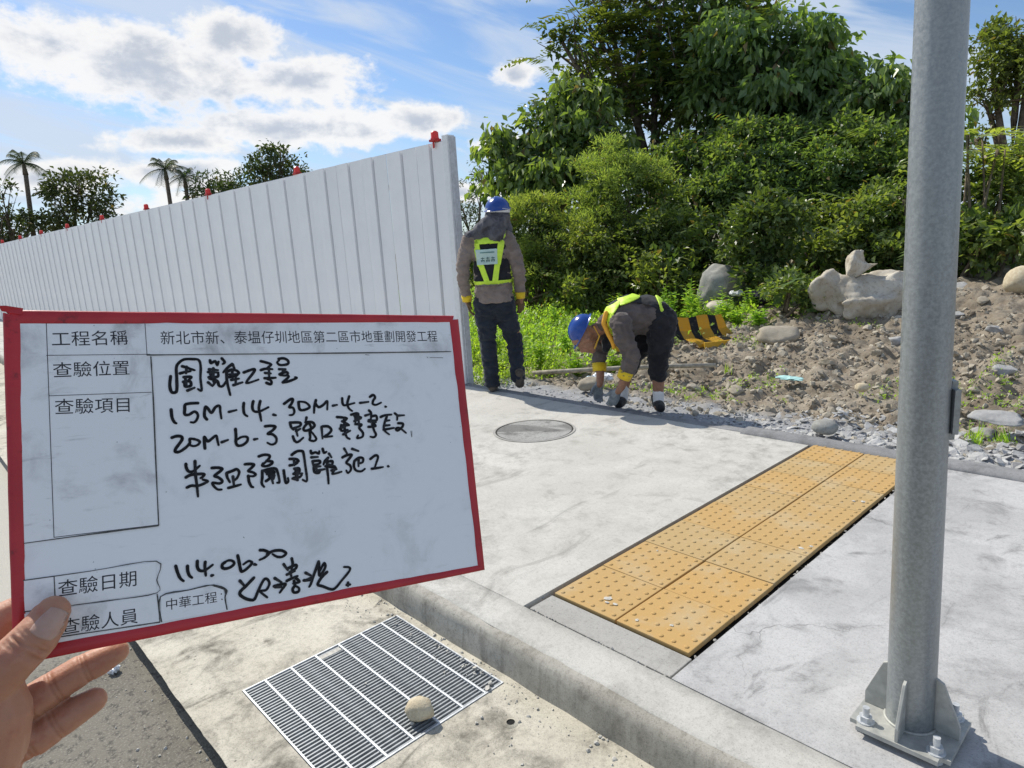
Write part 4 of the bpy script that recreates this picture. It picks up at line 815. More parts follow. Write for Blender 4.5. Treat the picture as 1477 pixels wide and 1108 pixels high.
bm = bmesh.new(); tube(bm, [(-5.02, 4.93, .0), (-4.6, 5.12, .03), (-4.2, 5.36, .05), (-3.85, 5.6, .06), (-3.42, 5.9, .06)], [.022, .024, .025, .024, .022], 8); mobj('long_pole', from_bm('tp', bm), M_PIPE, smooth=True, label='long grey timber pole lying on the ground behind the bent worker', cat='pole')
def crumple(name, loc, s, mat, label, seed, sc=(1, .7, .35), cat='litter'):
    V, F = ICO[3]; V = V.copy(); q = np.array([mnoise.fractal(Vector(v*2.6) + Vector((seed, 0, 0)), .8, 2.2, 4) for v in V]); V *= (1 + .45*q)[:, None]; V = V*np.array(sc)*s
    o = mobj(name, from_np(name, V, F), mat, label=label, cat=cat); o.location = loc; return o
M_WHITEP = plain('white_plastic', (.78, .80, .82), .35, .5, 0, .05); M_CYAN = plain('cyan_plastic', (.38, .62, .60), .5); M_BLUEP = plain('blue_plastic', (.35, .58, .78), .4); M_CLOTH = plain('dark_cloth', (.02, .022, .032), .9)
crumple('plastic_sheet', (-2.62, 5.78, .03), .11, M_CYAN, 'pale cyan plastic scrap in the rubble between the bent worker and the pole', 3, (1, .6, .14))
crumple('plastic_bag', (-4.10, 4.98, .04), .085, M_WHITEP, 'crumpled white plastic bag behind the bent worker', 5, (1.3, .7, .5))
crumple('plastic_wrapper', (-4.22, 4.92, .03), .04, M_BLUEP, 'small light blue wrapper beside the white bag', 6)
crumple('tissue', (-2.845, .402, -.183), .026, M_WHITEP, 'white crumpled tissue on the road below the hand', 7, (1.0, .8, .7))
crumple('dark_bundle', (-4.3, 8.5, .46), .15, M_CLOTH, 'dark cloth bundle at the foot of the thicket', 8, (1, .8, .7))
crumple('white_scrap', (-4.75, 8.75, .50), .10, M_WHITEP, 'white scrap at the foot of the tall grey boulder', 9, (1, .6, .4))
bm = bmesh.new()
for (cx, cy, r_) in ((.19, .10, .016), (.235, .085, .010), (.205, .075, .009), (.47, .10, .008), (.36, .05, .009), (.55, .95, .012), (.575, .99, .009), (.56, 1.62, .014), (.525, 1.60, .009), (.10, .55, .006)):
    vs = [bm.verts.new((cx + r_*math.cos(a)*random.uniform(.5, 1.2), cy + r_*math.sin(a)*random.uniform(.5, 1.2), .0062)) for a in np.linspace(0, 5.8, 11)]; c_ = bm.verts.new((cx, cy, .0085))
    for i in range(11): bm.faces.new((vs[i], vs[(i+1) % 11], c_))
mobj('mortar_splash', from_bm('ms', bm), M_MUD, tp, kind='stuff')
q = []
for k in range(150):
    t_ = random.random(); side = random.random()
    q.append((RX1 - .002 - .014*random.random()**2, 1.60 + 2.4*t_, -.03 + .022*random.random()) if side < .6 else ((RX0 + .008*random.random(), 1.6 + 2.4*t_, -.03 + .02*random.random()) if side < .8 else (RX0 + .02 + .62*t_, 1.566 + .008*random.random(), -.006)))
scatter_rocks('gap_mortar', np.array(q), [random.uniform(.004, .011) for _ in q], M_MORTAR, .7, 19, 1, kind='stuff')
p = np.array([(-1.585, 1.26, -.122), (-1.60, 1.285, -.122), (-1.70, 1.30, -.12), (-1.78, 1.305, -.122), (-1.86, 1.30, -.124), (-1.99, 1.25, -.124), (-1.64, .985, -.125), (-1.93, .99, -.125)])
scatter_rocks('mortar_lump', p, [.016, .012, .014, .010, .009, .008, .011, .006], M_MUD, .5, 17, 2, kind='stuff')
bm = bmesh.new(); box(bm, .022, .047, .282, .368, -.02, .0012, .002); mobj('mortar_fill', from_bm('mf', bm), M_MUD, gr)

# ================================================================= PEOPLE
def cloth_mat(name, a, b, rough=.9, scale=9, weave=True):
    m, nt = material(name); p = opos(nt); n = nt.noise(p, scale, 5, .6, .6); f = nt.noise(p, 260, 2, .6)
    c = nt.mix(nt.ramp(n, .32, .68), a, b); b_ = finish(nt, c, rough, nt.m('ADD', nt.m('MULTIPLY', n, 1.0), nt.m('MULTIPLY', f, .08)), .5, .02, .15)
    b_.inputs['Sheen Weight'].default_value = .15; return m
M_SHIRT = cloth_mat('shirt_taupe', (.18, .145, .125), (.27, .22, .195)); M_VEST = cloth_mat('vest_black', (.014, .015, .018), (.028, .030, .036))
M_JEANS = cloth_mat('jeans_dark_blue', (.016, .021, .030), (.030, .037, .050)); M_HOOD = cloth_mat('hood_grey', (.05, .05, .06), (.13, .13, .145), scale=14)
M_SHIRT2 = cloth_mat('shirt_brown', (.09, .075, .07), (.145, .12, .112)); M_PANTS2 = cloth_mat('trousers_black', (.014, .014, .017), (.028, .028, .032))
M_GLOVE = cloth_mat('glove_brown', (.10, .065, .03), (.16, .11, .055)); M_GLOVEG = cloth_mat('glove_grey', (.13, .15, .17), (.26, .29, .31), scale=25)
M_BOOT = cloth_mat('boot', (.06, .05, .04), (.12, .10, .08), .7, 25); M_SHOE = cloth_mat('shoe_black', (.008, .008, .009), (.02, .02, .022), .6)
M_SOCK = cloth_mat('sock_white', (.62, .62, .62), (.72, .72, .72)); M_CUFF = cloth_mat('cuff_yellow', (.70, .48, .02), (.80, .58, .04), .7)
M_NEON = plain('neon_band', (.62, .88, .07), .5, .3, 0, .06, 40); M_ORNG = plain('orange_band', (.80, .40, .04), .5, .3, 0, .06, 40); M_PALE = plain('vest_plate', (.50, .66, .62), .4, .4, 0, .05)
M_SILV = plain('silver_tape', (.66, .72, .55), .35, .5)
M_FACE = skin_mat('tan_skin', (.26, .135, .085), (.33, .18, .115), (.25, .10, .07))
def helmet_mat():
    m, nt = material('helmet_blue'); n = nt.noise(opos(nt), 9, 4); c = nt.mix(n, (.008, .045, .23), (.014, .07, .33)); finish(nt, c, .22, None, spec=.5); return m
M_HELM = helmet_mat(); M_WHITEB = plain('helmet_white', (.70, .72, .74), .4)
def wrinkle(me, amp, sc, seed=0, vert=1.6):
    n = len(me.vertices); co = np.empty(n*3, np.float32); me.vertices.foreach_get('co', co); co = co.reshape(-1, 3); no = np.empty(n*3, np.float32); me.vertices.foreach_get('normal', no); no = no.reshape(-1, 3)
    d = np.array([abs(mnoise.fractal(Vector((c[0]*sc + seed, c[1]*sc, c[2]*sc*vert)), .9, 2.1, 3)) for c in co]); d = .35 - d
    co = co + no*(d*amp)[:, None]; me.vertices.foreach_set('co', co.ravel().astype(np.float32)); me.update(); return me
def garment(name, parent, mat, build, voxel=.011, smooth=5, amp=.012, sc=9, seed=0, vert=1.6, label=None):
    bm = bmesh.new(); build(bm); me = remesh(bm, voxel, smooth, name)
    if amp: wrinkle(me, amp, sc, seed, vert)
    return mobj(name, me, mat, parent, smooth=True, label=label)
def patch(src, name, parent, mat, poly, side=-1, off=.005, axis='y', label=None):
    """cut a convex x-z polygon out of the garment surface and lift it: a band sewn on the cloth"""
    bm = bmesh.new(); bm.from_mesh(src.data); n = len(poly); cx = sum(p[0] for p in poly)/n; cz = sum(p[1] for p in poly)/n
    bmesh.ops.delete(bm, geom=[f for f in bm.faces if f.normal.y*side < .12], context='FACES')
    for i in range(n):
        (x0, z0), (x1, z1) = poly[i], poly[(i+1) % n]; nn = Vector((z1-z0, 0, -(x1-x0)))
        if nn.dot(Vector((cx-x0, 0, cz-z0))) > 0: nn = -nn
        g = bm.verts[:] + bm.edges[:] + bm.faces[:]
        bmesh.ops.bisect_plane(bm, geom=g, plane_co=(x0, 0, z0), plane_no=nn.normalized(), clear_outer=True)
    if not bm.faces: bm.free(); return None
    bm.normal_update()
    for v in bm.verts: v.co += v.normal*off
    me = bpy.data.meshes.new(name); bm.to_mesh(me); bm.free(); o = mobj(name, me, mat, parent, smooth=True, label=label)
    md = o.modifiers.new('s', 'SOLIDIFY'); md.thickness = off*.9; md.offset = -1; return o
def hand_shape(bm, wrist, d, pn, r=.037, curl=.5, thumb=1):
    """palm and five separate curled fingers; d = direction of the hand, pn = palm normal"""
    wrist, d, pn = Vector(wrist), Vector(d).normalized(), Vector(pn).normalized(); s = d.cross(pn).normalized()
    for t in (-1, -.33, .33, 1): cap(bm, wrist + s*t*r*.35, wrist + d*.085 + s*t*r*.85, r*.48, r*.36, 1)
    for k, (t, L) in enumerate(((-1, .075), (-.33, .085), (.33, .08), (1, .062))):
        p = wrist + d*.085 + s*t*r*.9; q = d.copy(); rr = .0115; L *= 1/3*1.05
        for j in range(3):
            q = (q + pn*curl*.55*(j+.4)).normalized(); p2 = p + q*L; cap(bm, p, p2, rr, rr*.92, 1); p = p2; rr *= .93
    p = wrist + d*.03 - s*thumb*r*.8; q = (d - s*thumb*.9 + pn*.4).normalized(); p1 = p + q*.04; p2 = p1 + (q + d*.7 + pn*curl*.5).normalized()*.035
    cap(bm, p, p1, .015, .0135, 1); cap(bm, p1, p2, .013, .011, 1)
def head_shape(bm, c, face, up, s=1.0):
    c, face, up = Vector(c), Vector(face).normalized(), Vector(up).normalized(); sd = face.cross(up).normalized()
    def P(f, u, r_): return c + face*f*s + up*u*s + sd*r_*s
    ball(bm, P(0, .03, 0), .098*s, 3, (1, 1, 1)); ball(bm, P(.025, -.04, 0), .075*s, 3); ball(bm, P(.055, -.09, 0), .036*s, 2)
    cap(bm, P(.085, .01, 0), P(.108, -.03, 0), .010*s, .015*s); ball(bm, P(.092, -.062, 0), .017*s, 2, (1, 1.3, .6))
    for t in (-1, 1):
        ball(bm, P(.0, -.01, t*.093), .022*s, 2); ball(bm, P(.075, .03, t*.033), .016*s, 2); ball(bm, P(.05, -.03, t*.045), .033*s, 2); cap(bm, P(.088, .048, t*.014), P(.078, .052, t*.05), .008*s, .007*s, 1)
def helmet_parts(parent, c, up, fwd, r=.125, white=False):
    up, fwd = Vector(up).normalized(), Vector(fwd).normalized(); fwd = (fwd - up*fwd.dot(up)).normalized(); sd = up.cross(fwd)
    M = Matrix(((fwd.x, sd.x, up.x, c[0]), (fwd.y, sd.y, up.y, c[1]), (fwd.z, sd.z, up.z, c[2]), (0, 0, 0, 1)))
    bm = bmesh.new(); N = 40; rings = []
    prof = [(1.16, -.04), (1.15, -.015), (1.06, .0)] + [(math.cos(a)*1.03, math.sin(a)*.98) for a in np.linspace(.06, 1.5, 12)]
    for i, (rr, z) in enumerate(prof):
        row = []
        for k in range(N):
            t = 2*math.pi*k/N; f = math.cos(t); brim = 1 + (.20*max(0, f)**2 if i < 2 else 0); rid = 1 + (.035*math.exp(-(math.sin(t)*rr/.13)**2)*(f > -2) if i > 3 else 0)
            row.append(bm.verts.new((f*rr*r*1.10*brim, math.sin(t)*rr*r*.96, z*r*rid*(1.0) - (.03*r if i < 2 and f > .5 else 0))))
        rings.append(row)
    for a, b in zip(rings, rings[1:]):
        for k in range(N): bm.faces.new((a[k], a[(k+1) % N], b[(k+1) % N], b[k]))
    bm.faces.new(rings[-1]); me = from_bm('helmet', bm); o = mobj('helmet', me, M_HELM, parent, smooth=True); md = o.modifiers.new('s', 'SOLIDIFY'); md.thickness = .003; o.matrix_local = M
    return o
HZ = math.atan2(.736, .677)
# ---- standing worker, seen from behind
w1 = empty('person', (-4.66, 4.12, .0), HZ, label='standing worker seen from behind in blue helmet, neck cloth and neon banded black vest', cat='person')
def b_(bm):
    head_shape(bm, (.085, .02, 1.60), (.35, .9, -.25), (0, .1, 1)); cap(bm, (.02, .0, 1.44), (.07, .01, 1.56), .06, .055)
    chain(bm, [(0, 0, .92), (0, .0, 1.1), (0, .0, 1.3), (0, 0, 1.42)], [.075, .085, .10, .09]); cap(bm, (-.15, 0, 1.43), (.14, 0, 1.42), .06, .06)
    chain(bm, [(-.19, 0, 1.42), (-.265, -.02, 1.16), (-.248, .02, .90), (-.235, .03, .85)], [.055, .042, .032, .03]); chain(bm, [(.17, 0, 1.41), (.24, -.02, 1.16), (.248, .03, .90), (.25, .03, .86)], [.055, .042, .032, .03])
    chain(bm, [(-.1, 0, .84), (-.085, .02, .47), (-.07, 0, .08)], [.085, .055, .042]); chain(bm, [(.1, 0, .84), (.185, .05, .47), (.19, -.03, .11)], [.085, .055, .042])
    cap(bm, (-.07, 0, .05), (-.04, .13, .035), .04, .03); cap(bm, (.19, -.02, .08), (.2, .09, .03), .04, .03)
    cap(bm, (-.235, .03, .85), (-.23, .035, .82), .028, .022); cap(bm, (.25, .03, .86), (.252, .04, .82), .028, .022)
garment('body', w1, M_FACE, b_, .010, 3, 0)
def b_(bm):
    for z, rx, ry, rz in ((1.30, .178, .115, .19), (1.12, .165, .11, .2), (.97, .178, .12, .14)): ball(bm, (.005, 0, z), 1, 3, (rx, ry, rz))
    cap(bm, (-.15, 0, 1.425), (.135, 0, 1.415), .068, .066); cap(bm, (.0, 0, 1.44), (.04, 0, 1.50), .06, .055)
    cyl(bm, (.01, 0, .845), (.005, 0, 1.0), .176, .165, 24)
    for k in (0,): bmesh.ops.scale(bm, vec=(1, 1, 1), verts=[])
    chain(bm, [(-.175, 0, 1.415), (-.225, -.02, 1.30), (-.262, -.03, 1.165), (-.262, .0, 1.03), (-.25, .02, .915)], [.072, .066, .060, .054, .046])
    chain(bm, [(.155, 0, 1.41), (.205, -.02, 1.30), (.245, -.03, 1.165), (.255, .0, 1.03), (.25, .03, .915)], [.072, .068, .062, .056, .047])
shirt1 = garment('shirt', w1, M_SHIRT, b_, .010, 6, .026, 8, 3)
for v in shirt1.data.vertices:
    if v.co.z < 1.0 and abs(v.co.x) < .2: v.co.y *= .80
def b_(bm):
    cap(bm, (-.075, 0, .83), (.085, 0, .83), .112, .112, 3); cap(bm, (-.07, 0, .88), (.08, 0, .88), .09, .09, 3)
    chain(bm, [(-.082, 0, .80), (-.082, .015, .62), (-.078, .02, .46), (-.072, .0, .26), (-.064, -.005, .09)], [.105, .092, .076, .070, .068])
    chain(bm, [(.09, 0, .80), (.130, .03, .62), (.168, .05, .47), (.178, .01, .28), (.183, -.03, .13)], [.108, .095, .080, .070, .064])
    for z, r_ in ((.12, .074), (.07, .078)): ball(bm, (-.066, 0, z), 1, 2, (r_, r_, .03))
    ball(bm, (.183, -.03, .13), 1, 2, (.07, .075, .03))
garment('trousers', w1, M_JEANS, b_, .011, 5, .030, 7, 9, 2.2)
def boot(bm, heel, toe, h=.1, r=.043):
    heel, toe = Vector(heel), Vector(toe); chain(bm, [heel, heel.lerp(toe, .55), toe], [r, r*1.05, r*.82]); cap(bm, heel + Vector((0, .01, .0)), heel + Vector((0, .02, h)), r*1.02, r*1.1)
garment('boot', w1, M_BOOT, lambda bm: boot(bm, (-.068, -.02, .044), (-.035, .18, .040)), .008, 3, .004, 20); garment('boot', w1, M_BOOT, lambda bm: boot(bm, (.195, -.075, .075), (.20, .12, .038)), .008, 3, .004, 20)
for x, y, z, n_ in ((-.246, .025, .885, .12), (.25, .03, .885, .03)):
    bm = bmesh.new(); cyl(bm, (x, y, z-.025), (x, y-.004, z+.035), .043, .050, 20); mobj('cuff', from_bm('cuff', bm), M_CUFF, w1, smooth=True)
garment('glove', w1, M_GLOVE, lambda bm: hand_shape(bm, (-.245, .03, .885), (.12, .1, -1), (1, .1, .1), .034, .45, -1), .0055, 2, 0); garment('glove', w1, M_GLOVE, lambda bm: hand_shape(bm, (.25, .03, .885), (.03, .15, -1), (-.6, .8, 0), .034, .3, 1), .0055, 2, 0)
def b_(bm):
    for z, rx, ry, rz in ((1.31, .168, .130, .18), (1.15, .172, .124, .20), (1.06, .176, .126, .10)): ball(bm, (.005, 0, z), 1, 3, (rx, ry, rz))
    cap(bm, (-.115, 0, 1.445), (.10, 0, 1.435), .072, .070)
vest1 = garment('vest', w1, M_VEST, b_, .009, 6, .010, 8, 5)
bm = bmesh.new(); bm.from_mesh(vest1.data); bmesh.ops.bisect_plane(bm, geom=bm.verts[:]+bm.edges[:]+bm.faces[:], plane_co=(0,0,.985), plane_no=(0,0,-1), clear_outer=True)
bm.to_mesh(vest1.data); bm.free()
NB = [[(-.165, 1.53), (-.108, 1.53), (-.070, 1.18), (-.120, 1.18)], [(.108, 1.53), (.17, 1.53), (.085, 1.18), (.035, 1.18)], [(-.118, 1.20), (-.066, 1.20), (-.006, .99), (-.052, .99)], [(.035, 1.20), (.084, 1.20), (.045, .99), (-.008, .99)], [(-.135, 1.425), (.12, 1.425), (.115, 1.372), (-.13, 1.372)]]
for q in NB: patch(vest1, 'neon_band', w1, M_NEON, q, -1, .006)
patch(vest1, 'neon_band', w1, M_NEON, [(-.19, 1.045), (.20, 1.045), (.20, .99), (-.19, .99)], -1, .009)
pl = patch(vest1, 'name_plate', w1, M_PALE, [(-.122, 1.325), (.062, 1.325), (.058, 1.19), (-.118, 1.19)], -1, .013)
bm = bmesh.new()
for k in range(3):
    for (x0, x1, z0, z1) in ((0, .034, .030, .036), (0, .034, .012, .018), (.014, .020, .0, .042), (.002, .008, .0, .02), (.026, .032, .0, .02)): box(bm, -.086 + .046*k + x0, -.086 + .046*k + x1, -.151, -.1495, 1.215 + z0, 1.215 + z1)
mobj('plate_lettering', from_bm('pl', bm), plain('plate_print', (.05, .12, .12), .6), pl)
bm = bmesh.new(); box(bm, -.09, .04, -.151, -.1495, 1.293, 1.302); mobj('plate_line', from_bm('pln', bm), plain('plate_print2', (.12, .25, .24), .6), pl)
helmet_parts(w1, (.092, .005, 1.672), (-.05, -.12, 1), (.25, .9, -.1), .113)
bm = bmesh.new(); cyl(bm, (.088, .0, 1.640), (.09, .0, 1.675), .112, .118, 28, False); o = mobj('helmet_band', from_bm('hb', bm), M_WHITEB, w1, smooth=True)
def b_(bm):
    ball(bm, (.085, .0, 1.60), 1, 3, (.112, .118, .09)); chain(bm, [(.06, -.05, 1.58), (-.02, -.055, 1.53), (-.11, -.045, 1.475), (-.19, -.03, 1.45)], [.075, .070, .055, .035])
    chain(bm, [(.085, -.05, 1.57), (.08, -.07, 1.50), (.06, -.075, 1.45)], [.085, .085, .075]); chain(bm, [(.14, .02, 1.57), (.165, .03, 1.50), (.17, .03, 1.46)], [.06, .055, .035]); cap(bm, (-.12, -.04, 1.46), (.02, -.06, 1.46), .05, .06)
garment('neck_cloth', w1, M_HOOD, b_, .009, 5, .024, 11, 2, .45)

# ---- bending worker in profile
w2 = empty('person', (-3.17, 4.36, -.01), HZ, label='bending worker in blue helmet with yellow cuffs working at the kerb', cat='person')
def b_(bm):
    head_shape(bm, (-.455, .0, .60), (-.55, -.05, -.85), (-.8, 0, .55)); cap(bm, (-.27, .0, .70), (-.40, 0, .64), .062, .055)
    chain(bm, [(.13, 0, .72), (.0, 0, .76), (-.15, 0, .74), (-.24, 0, .71)], [.10, .10, .11, .10])
    chain(bm, [(-.22, -.17, .70), (-.135, -.20, .42), (-.205, -.15, .22), (-.235, -.14, .18)], [.055, .042, .034, .031]); chain(bm, [(-.25, .16, .68), (-.32, .17, .44), (-.335, .12, .23), (-.345, .11, .19)], [.055, .042, .034, .031])
    chain(bm, [(.12, -.09, .68), (.095, -.10, .37), (.092, -.10, .09)], [.085, .058, .040]); chain(bm, [(.12, .09, .68), (-.06, .12, .42), (-.16, .11, .10)], [.085, .058, .040])
    cap(bm, (.09, -.10, .05), (.07, -.18, .035), .036, .03); cap(bm, (-.16, .11, .05), (-.22, .06, .035), .036, .03)
garment('body', w2, M_FACE, b_, .009, 3, 0)
def b_(bm):
    for x, z, rx, rz in ((.03, .745, .17, .150), (-.10, .745, .17, .158), (-.19, .725, .12, .135)): ball(bm, (x, 0, z), 1, 3, (rx, .17, rz))
    cap(bm, (-.20, -.13, .725), (-.21, .13, .71), .078, .078); cap(bm, (-.20, 0, .74), (-.31, 0, .69), .09, .068)
    chain(bm, [(-.20, -.165, .72), (-.18, -.195, .60), (-.130, -.205, .45), (-.155, -.18, .36), (-.175, -.165, .31)], [.085, .078, .066, .060, .052])
    chain(bm, [(-.24, .16, .70), (-.29, .185, .58), (-.325, .18, .45), (-.332, .15, .33)], [.082, .072, .062, .052])
shirt2 = garment('shirt', w2, M_SHIRT2, b_, .010, 6, .028, 8, 13)
def b_(bm):
    cap(bm, (.13, -.075, .70), (.13, .075, .70), .125, .125, 3); cap(bm, (.10, -.06, .76), (.10, .06, .76), .105, .105, 3)
    chain(bm, [(.125, -.095, .66), (.112, -.10, .52), (.095, -.105, .38), (.092, -.10, .29)], [.118, .100, .082, .074])
    chain(bm, [(.12, .09, .66), (.03, .115, .52), (-.06, .125, .41), (-.095, .12, .31)], [.112, .098, .080, .072])
garment('trousers', w2, M_PANTS2, b_, .010, 5, .026, 8, 19, 1.8)
garment('sock', w2, M_SOCK, lambda bm: cap(bm, (.092, -.10, .06), (.092, -.10, .145), .044, .046), .008, 2, .004, 20); garment('sock', w2, M_SOCK, lambda bm: cap(bm, (-.155, .11, .06), (-.148, .11, .16), .044, .046), .008, 2, .004, 20)
garment('shoe', w2, M_SHOE, lambda bm: boot(bm, (.09, -.08, .045), (.085, -.21, .038), .045, .044), .008, 3, .003, 20); garment('shoe', w2, M_SHOE, lambda bm: boot(bm, (-.155, .13, .045), (-.21, .0, .038), .045, .044), .008, 3, .003, 20)
for a, b in (((-.165, -.17, .345), (-.19, -.157, .285)), ((-.333, .155, .36), (-.336, .135, .295))):
    bm = bmesh.new(); cyl(bm, a, b, .061, .056, 20); mobj('cuff', from_bm('cuff', bm), M_CUFF, w2, smooth=True)
garment('glove', w2, M_GLOVEG, lambda bm: hand_shape(bm, (-.232, -.142, .195), (-.42, .15, -1), (-.1, 1, 0), .036, .5, 1), .006, 2, 0); garment('glove', w2, M_GLOVEG, lambda bm: hand_shape(bm, (-.347, .113, .205), (-.12, .05, -1), (.2, -1, 0), .036, .5, -1), .006, 2, 0)
def b_(bm):
    for x, z, rx, rz in ((.03, .755, .165, .155), (-.10, .755, .17, .166), (-.18, .735, .13, .150)): ball(bm, (x, 0, z), 1, 3, (rx, .178, rz))
    cap(bm, (-.2, -.10, .75), (-.2, .10, .74), .085, .085)
vest2 = garment('vest_surface', w2, M_VEST, b_, .009, 6, .006, 8, 25)
for v in vest2.data.vertices: pass
# only the back and the front edge of the vest show: cut the arm hole away
bm = bmesh.new(); bm.from_mesh(vest2.data)
bmesh.ops.delete(bm, geom=[f for f in bm.faces if (lambda c: ((c.x+.10)/.235)**2 + ((c.z-.70)/.165)**2 < 1 and abs(c.y) > .02 and c.z < .87)(f.calc_center_median())], context='FACES')
me = bpy.data.meshes.new('vest'); bm.to_mesh(me); bm.free(); old = vest2.data; full = mobj('tmpv', old.copy(), None, w2); vest2.data = me; vest2.name = 'vest'; vest2.data.materials.append(M_VEST)
def patch2(name, mat, poly, off=.010): patch(full, name, w2, mat, poly, -1, off)
for q in ([(-.02, .935), (-.03, .895), (-.19, .845), (-.20, .89)], [(-.17, .89), (-.20, .845), (-.275, .76), (-.30, .82)], [(-.25, .80), (-.30, .80), (-.262, .60), (-.215, .60)]): patch2('neon_band', M_NEON, q)
for q in ([(.095, .90), (.135, .88), (.155, .70), (.115, .70)], [(.13, .80), (.165, .80), (.085, .62), (.03, .60)]): patch2('neon_band', M_NEON, q, .014)
for q in ([(-.27, .83), (-.34, .82), (-.31, .62), (-.262, .62)],): patch2('orange_band', M_ORNG, q, .007)
bpy.data.objects.remove(full)
bm = bmesh.new(); pts = [(-.30, -.10, .80), (-.325, -.115, .72), (-.29, -.13, .63), (-.26, -.13, .57), (-.25, -.12, .53)]
for a, b in zip(pts, pts[1:]): cap(bm, a, b, .020, .020, 1)
mobj('front_band', remesh(bm, .008, 3, 'fb'), M_ORNG, w2, smooth=True, label='orange band along the open front of the vest')
def b_(bm): chain(bm, [(-.22, .0, .60), (-.28, .0, .55), (-.30, -.02, .50)], [.07, .05, .03])
garment('vest_front', w2, M_VEST, b_, .009, 4, .01)
helmet_parts(w2, (-.478, .0, .668), (-.88, .0, .48), (-.55, 0, -.80), .112)
bm = bmesh.new(); tube(bm, [(-.40, -.10, .70), (-.36, -.105, .62), (-.40, -.09, .52)], .006, 6); mobj('chin_strap', from_bm('cs', bm), M_YEL, w2)

# ================================================================= VEGETATION
def leaves(name, parent, blobs, kind, size, n_tips, per, seed, droop=.35, shell=.62, up=.25, width=.5, spread=1.0, mat=None, rag=.22, ground=None):
    """individual folded leaves set round twig tips that fill uneven ellipsoidal clumps"""
    rg = np.random.RandomState(seed); C = np.array([b[:3] for b in blobs]); RX = np.array([b[3] for b in blobs]); RZ = np.array([b[4] for b in blobs])
    wt = RX*RX + RX*RZ; wt = wt/wt.sum(); bi = rg.choice(len(blobs), n_tips, p=wt)
    d = rg.normal(size=(n_tips, 3)); d /= np.linalg.norm(d, axis=1)[:, None]; d[:, 2] = np.where((d[:, 2] < -.3) & (rg.rand(n_tips) < .6), -d[:, 2], d[:, 2])
    a = np.arctan2(d[:,1], d[:,0]); lump = fbm(a*2.2 + bi*7.7, d[:,2]*3 + bi*3.1, 4, seed)      # uneven outline
    r = (shell + (1-shell)*rg.rand(n_tips)**.6) * (1 + rag*3.2*lump)
    T = C[bi] + d*r[:, None]*np.stack([RX[bi], RX[bi], RZ[bi]], 1)
    if ground is not None: T = T[T[:, 2] > ground]; d = d[:len(T)]
    n_tips = len(T); d = (T - C[bi[:n_tips]]) if ground is None else d
    d = d / (np.linalg.norm(d, axis=1)[:, None] + 1e-6)
    N = n_tips*per; tip = np.repeat(T, per, 0); out = np.repeat(d, per, 0)
    q = rg.normal(size=(N, 3)); q /= np.linalg.norm(q, axis=1)[:, None]
    ax = out*.55 + q*spread + np.array([0, 0, up]) ; ax[:, 2] -= droop*rg.rand(N)*2; ax /= np.linalg.norm(ax, axis=1)[:, None]
    base = tip + q*size*.55*rg.rand(N)[:, None] + rg.normal(size=(N,3))*size*.45
    L = size*(.65 + .7*rg.rand(N)); up_ = np.array([0, 0, 1.0]) + rg.normal(size=(N, 3))*.45
    s = np.cross(ax, up_); s /= np.linalg.norm(s, axis=1)[:, None] + 1e-6; nn = np.cross(s, ax)
    Wd = L*width*.5; mid = base + ax*(L*.45)[:, None] ; fold = nn*(Wd*.35)[:, None]
    tipv = base + ax*L[:, None] - nn*(L*.16)[:, None]*1.0
    V = np.stack([base, mid + s*Wd[:, None] + fold, tipv, mid - s*Wd[:, None] + fold], 1).reshape(-1, 3)
    o = np.arange(N)*4; F = np.concatenate([np.stack([o, o+1, o+2], 1), np.stack([o, o+2, o+3], 1)])
    ob = mobj(name, from_np(name, V, F), mat or M_LEAF[kind], parent, kind='stuff'); return T
def clumps(blobs, k, rf, seed, low=-.45, push=.74):
    """break each big ellipsoid of a crown into k uneven clumps near its surface"""
    rg = random.Random(seed); out = []
    for b in blobs:
        for i in range(k):
            z = rg.uniform(low, 1); a = rg.uniform(0, 6.2832); h = math.sqrt(max(0, 1-z*z)); pz = push*rg.uniform(.75, 1.12); f = rf*rg.uniform(.6, 1.35)
            out.append((b[0] + math.cos(a)*h*pz*b[3], b[1] + math.sin(a)*h*pz*b[3], b[2] + z*pz*b[4], f*b[3], f*b[4]*rg.uniform(.7, 1.0)))
    return out
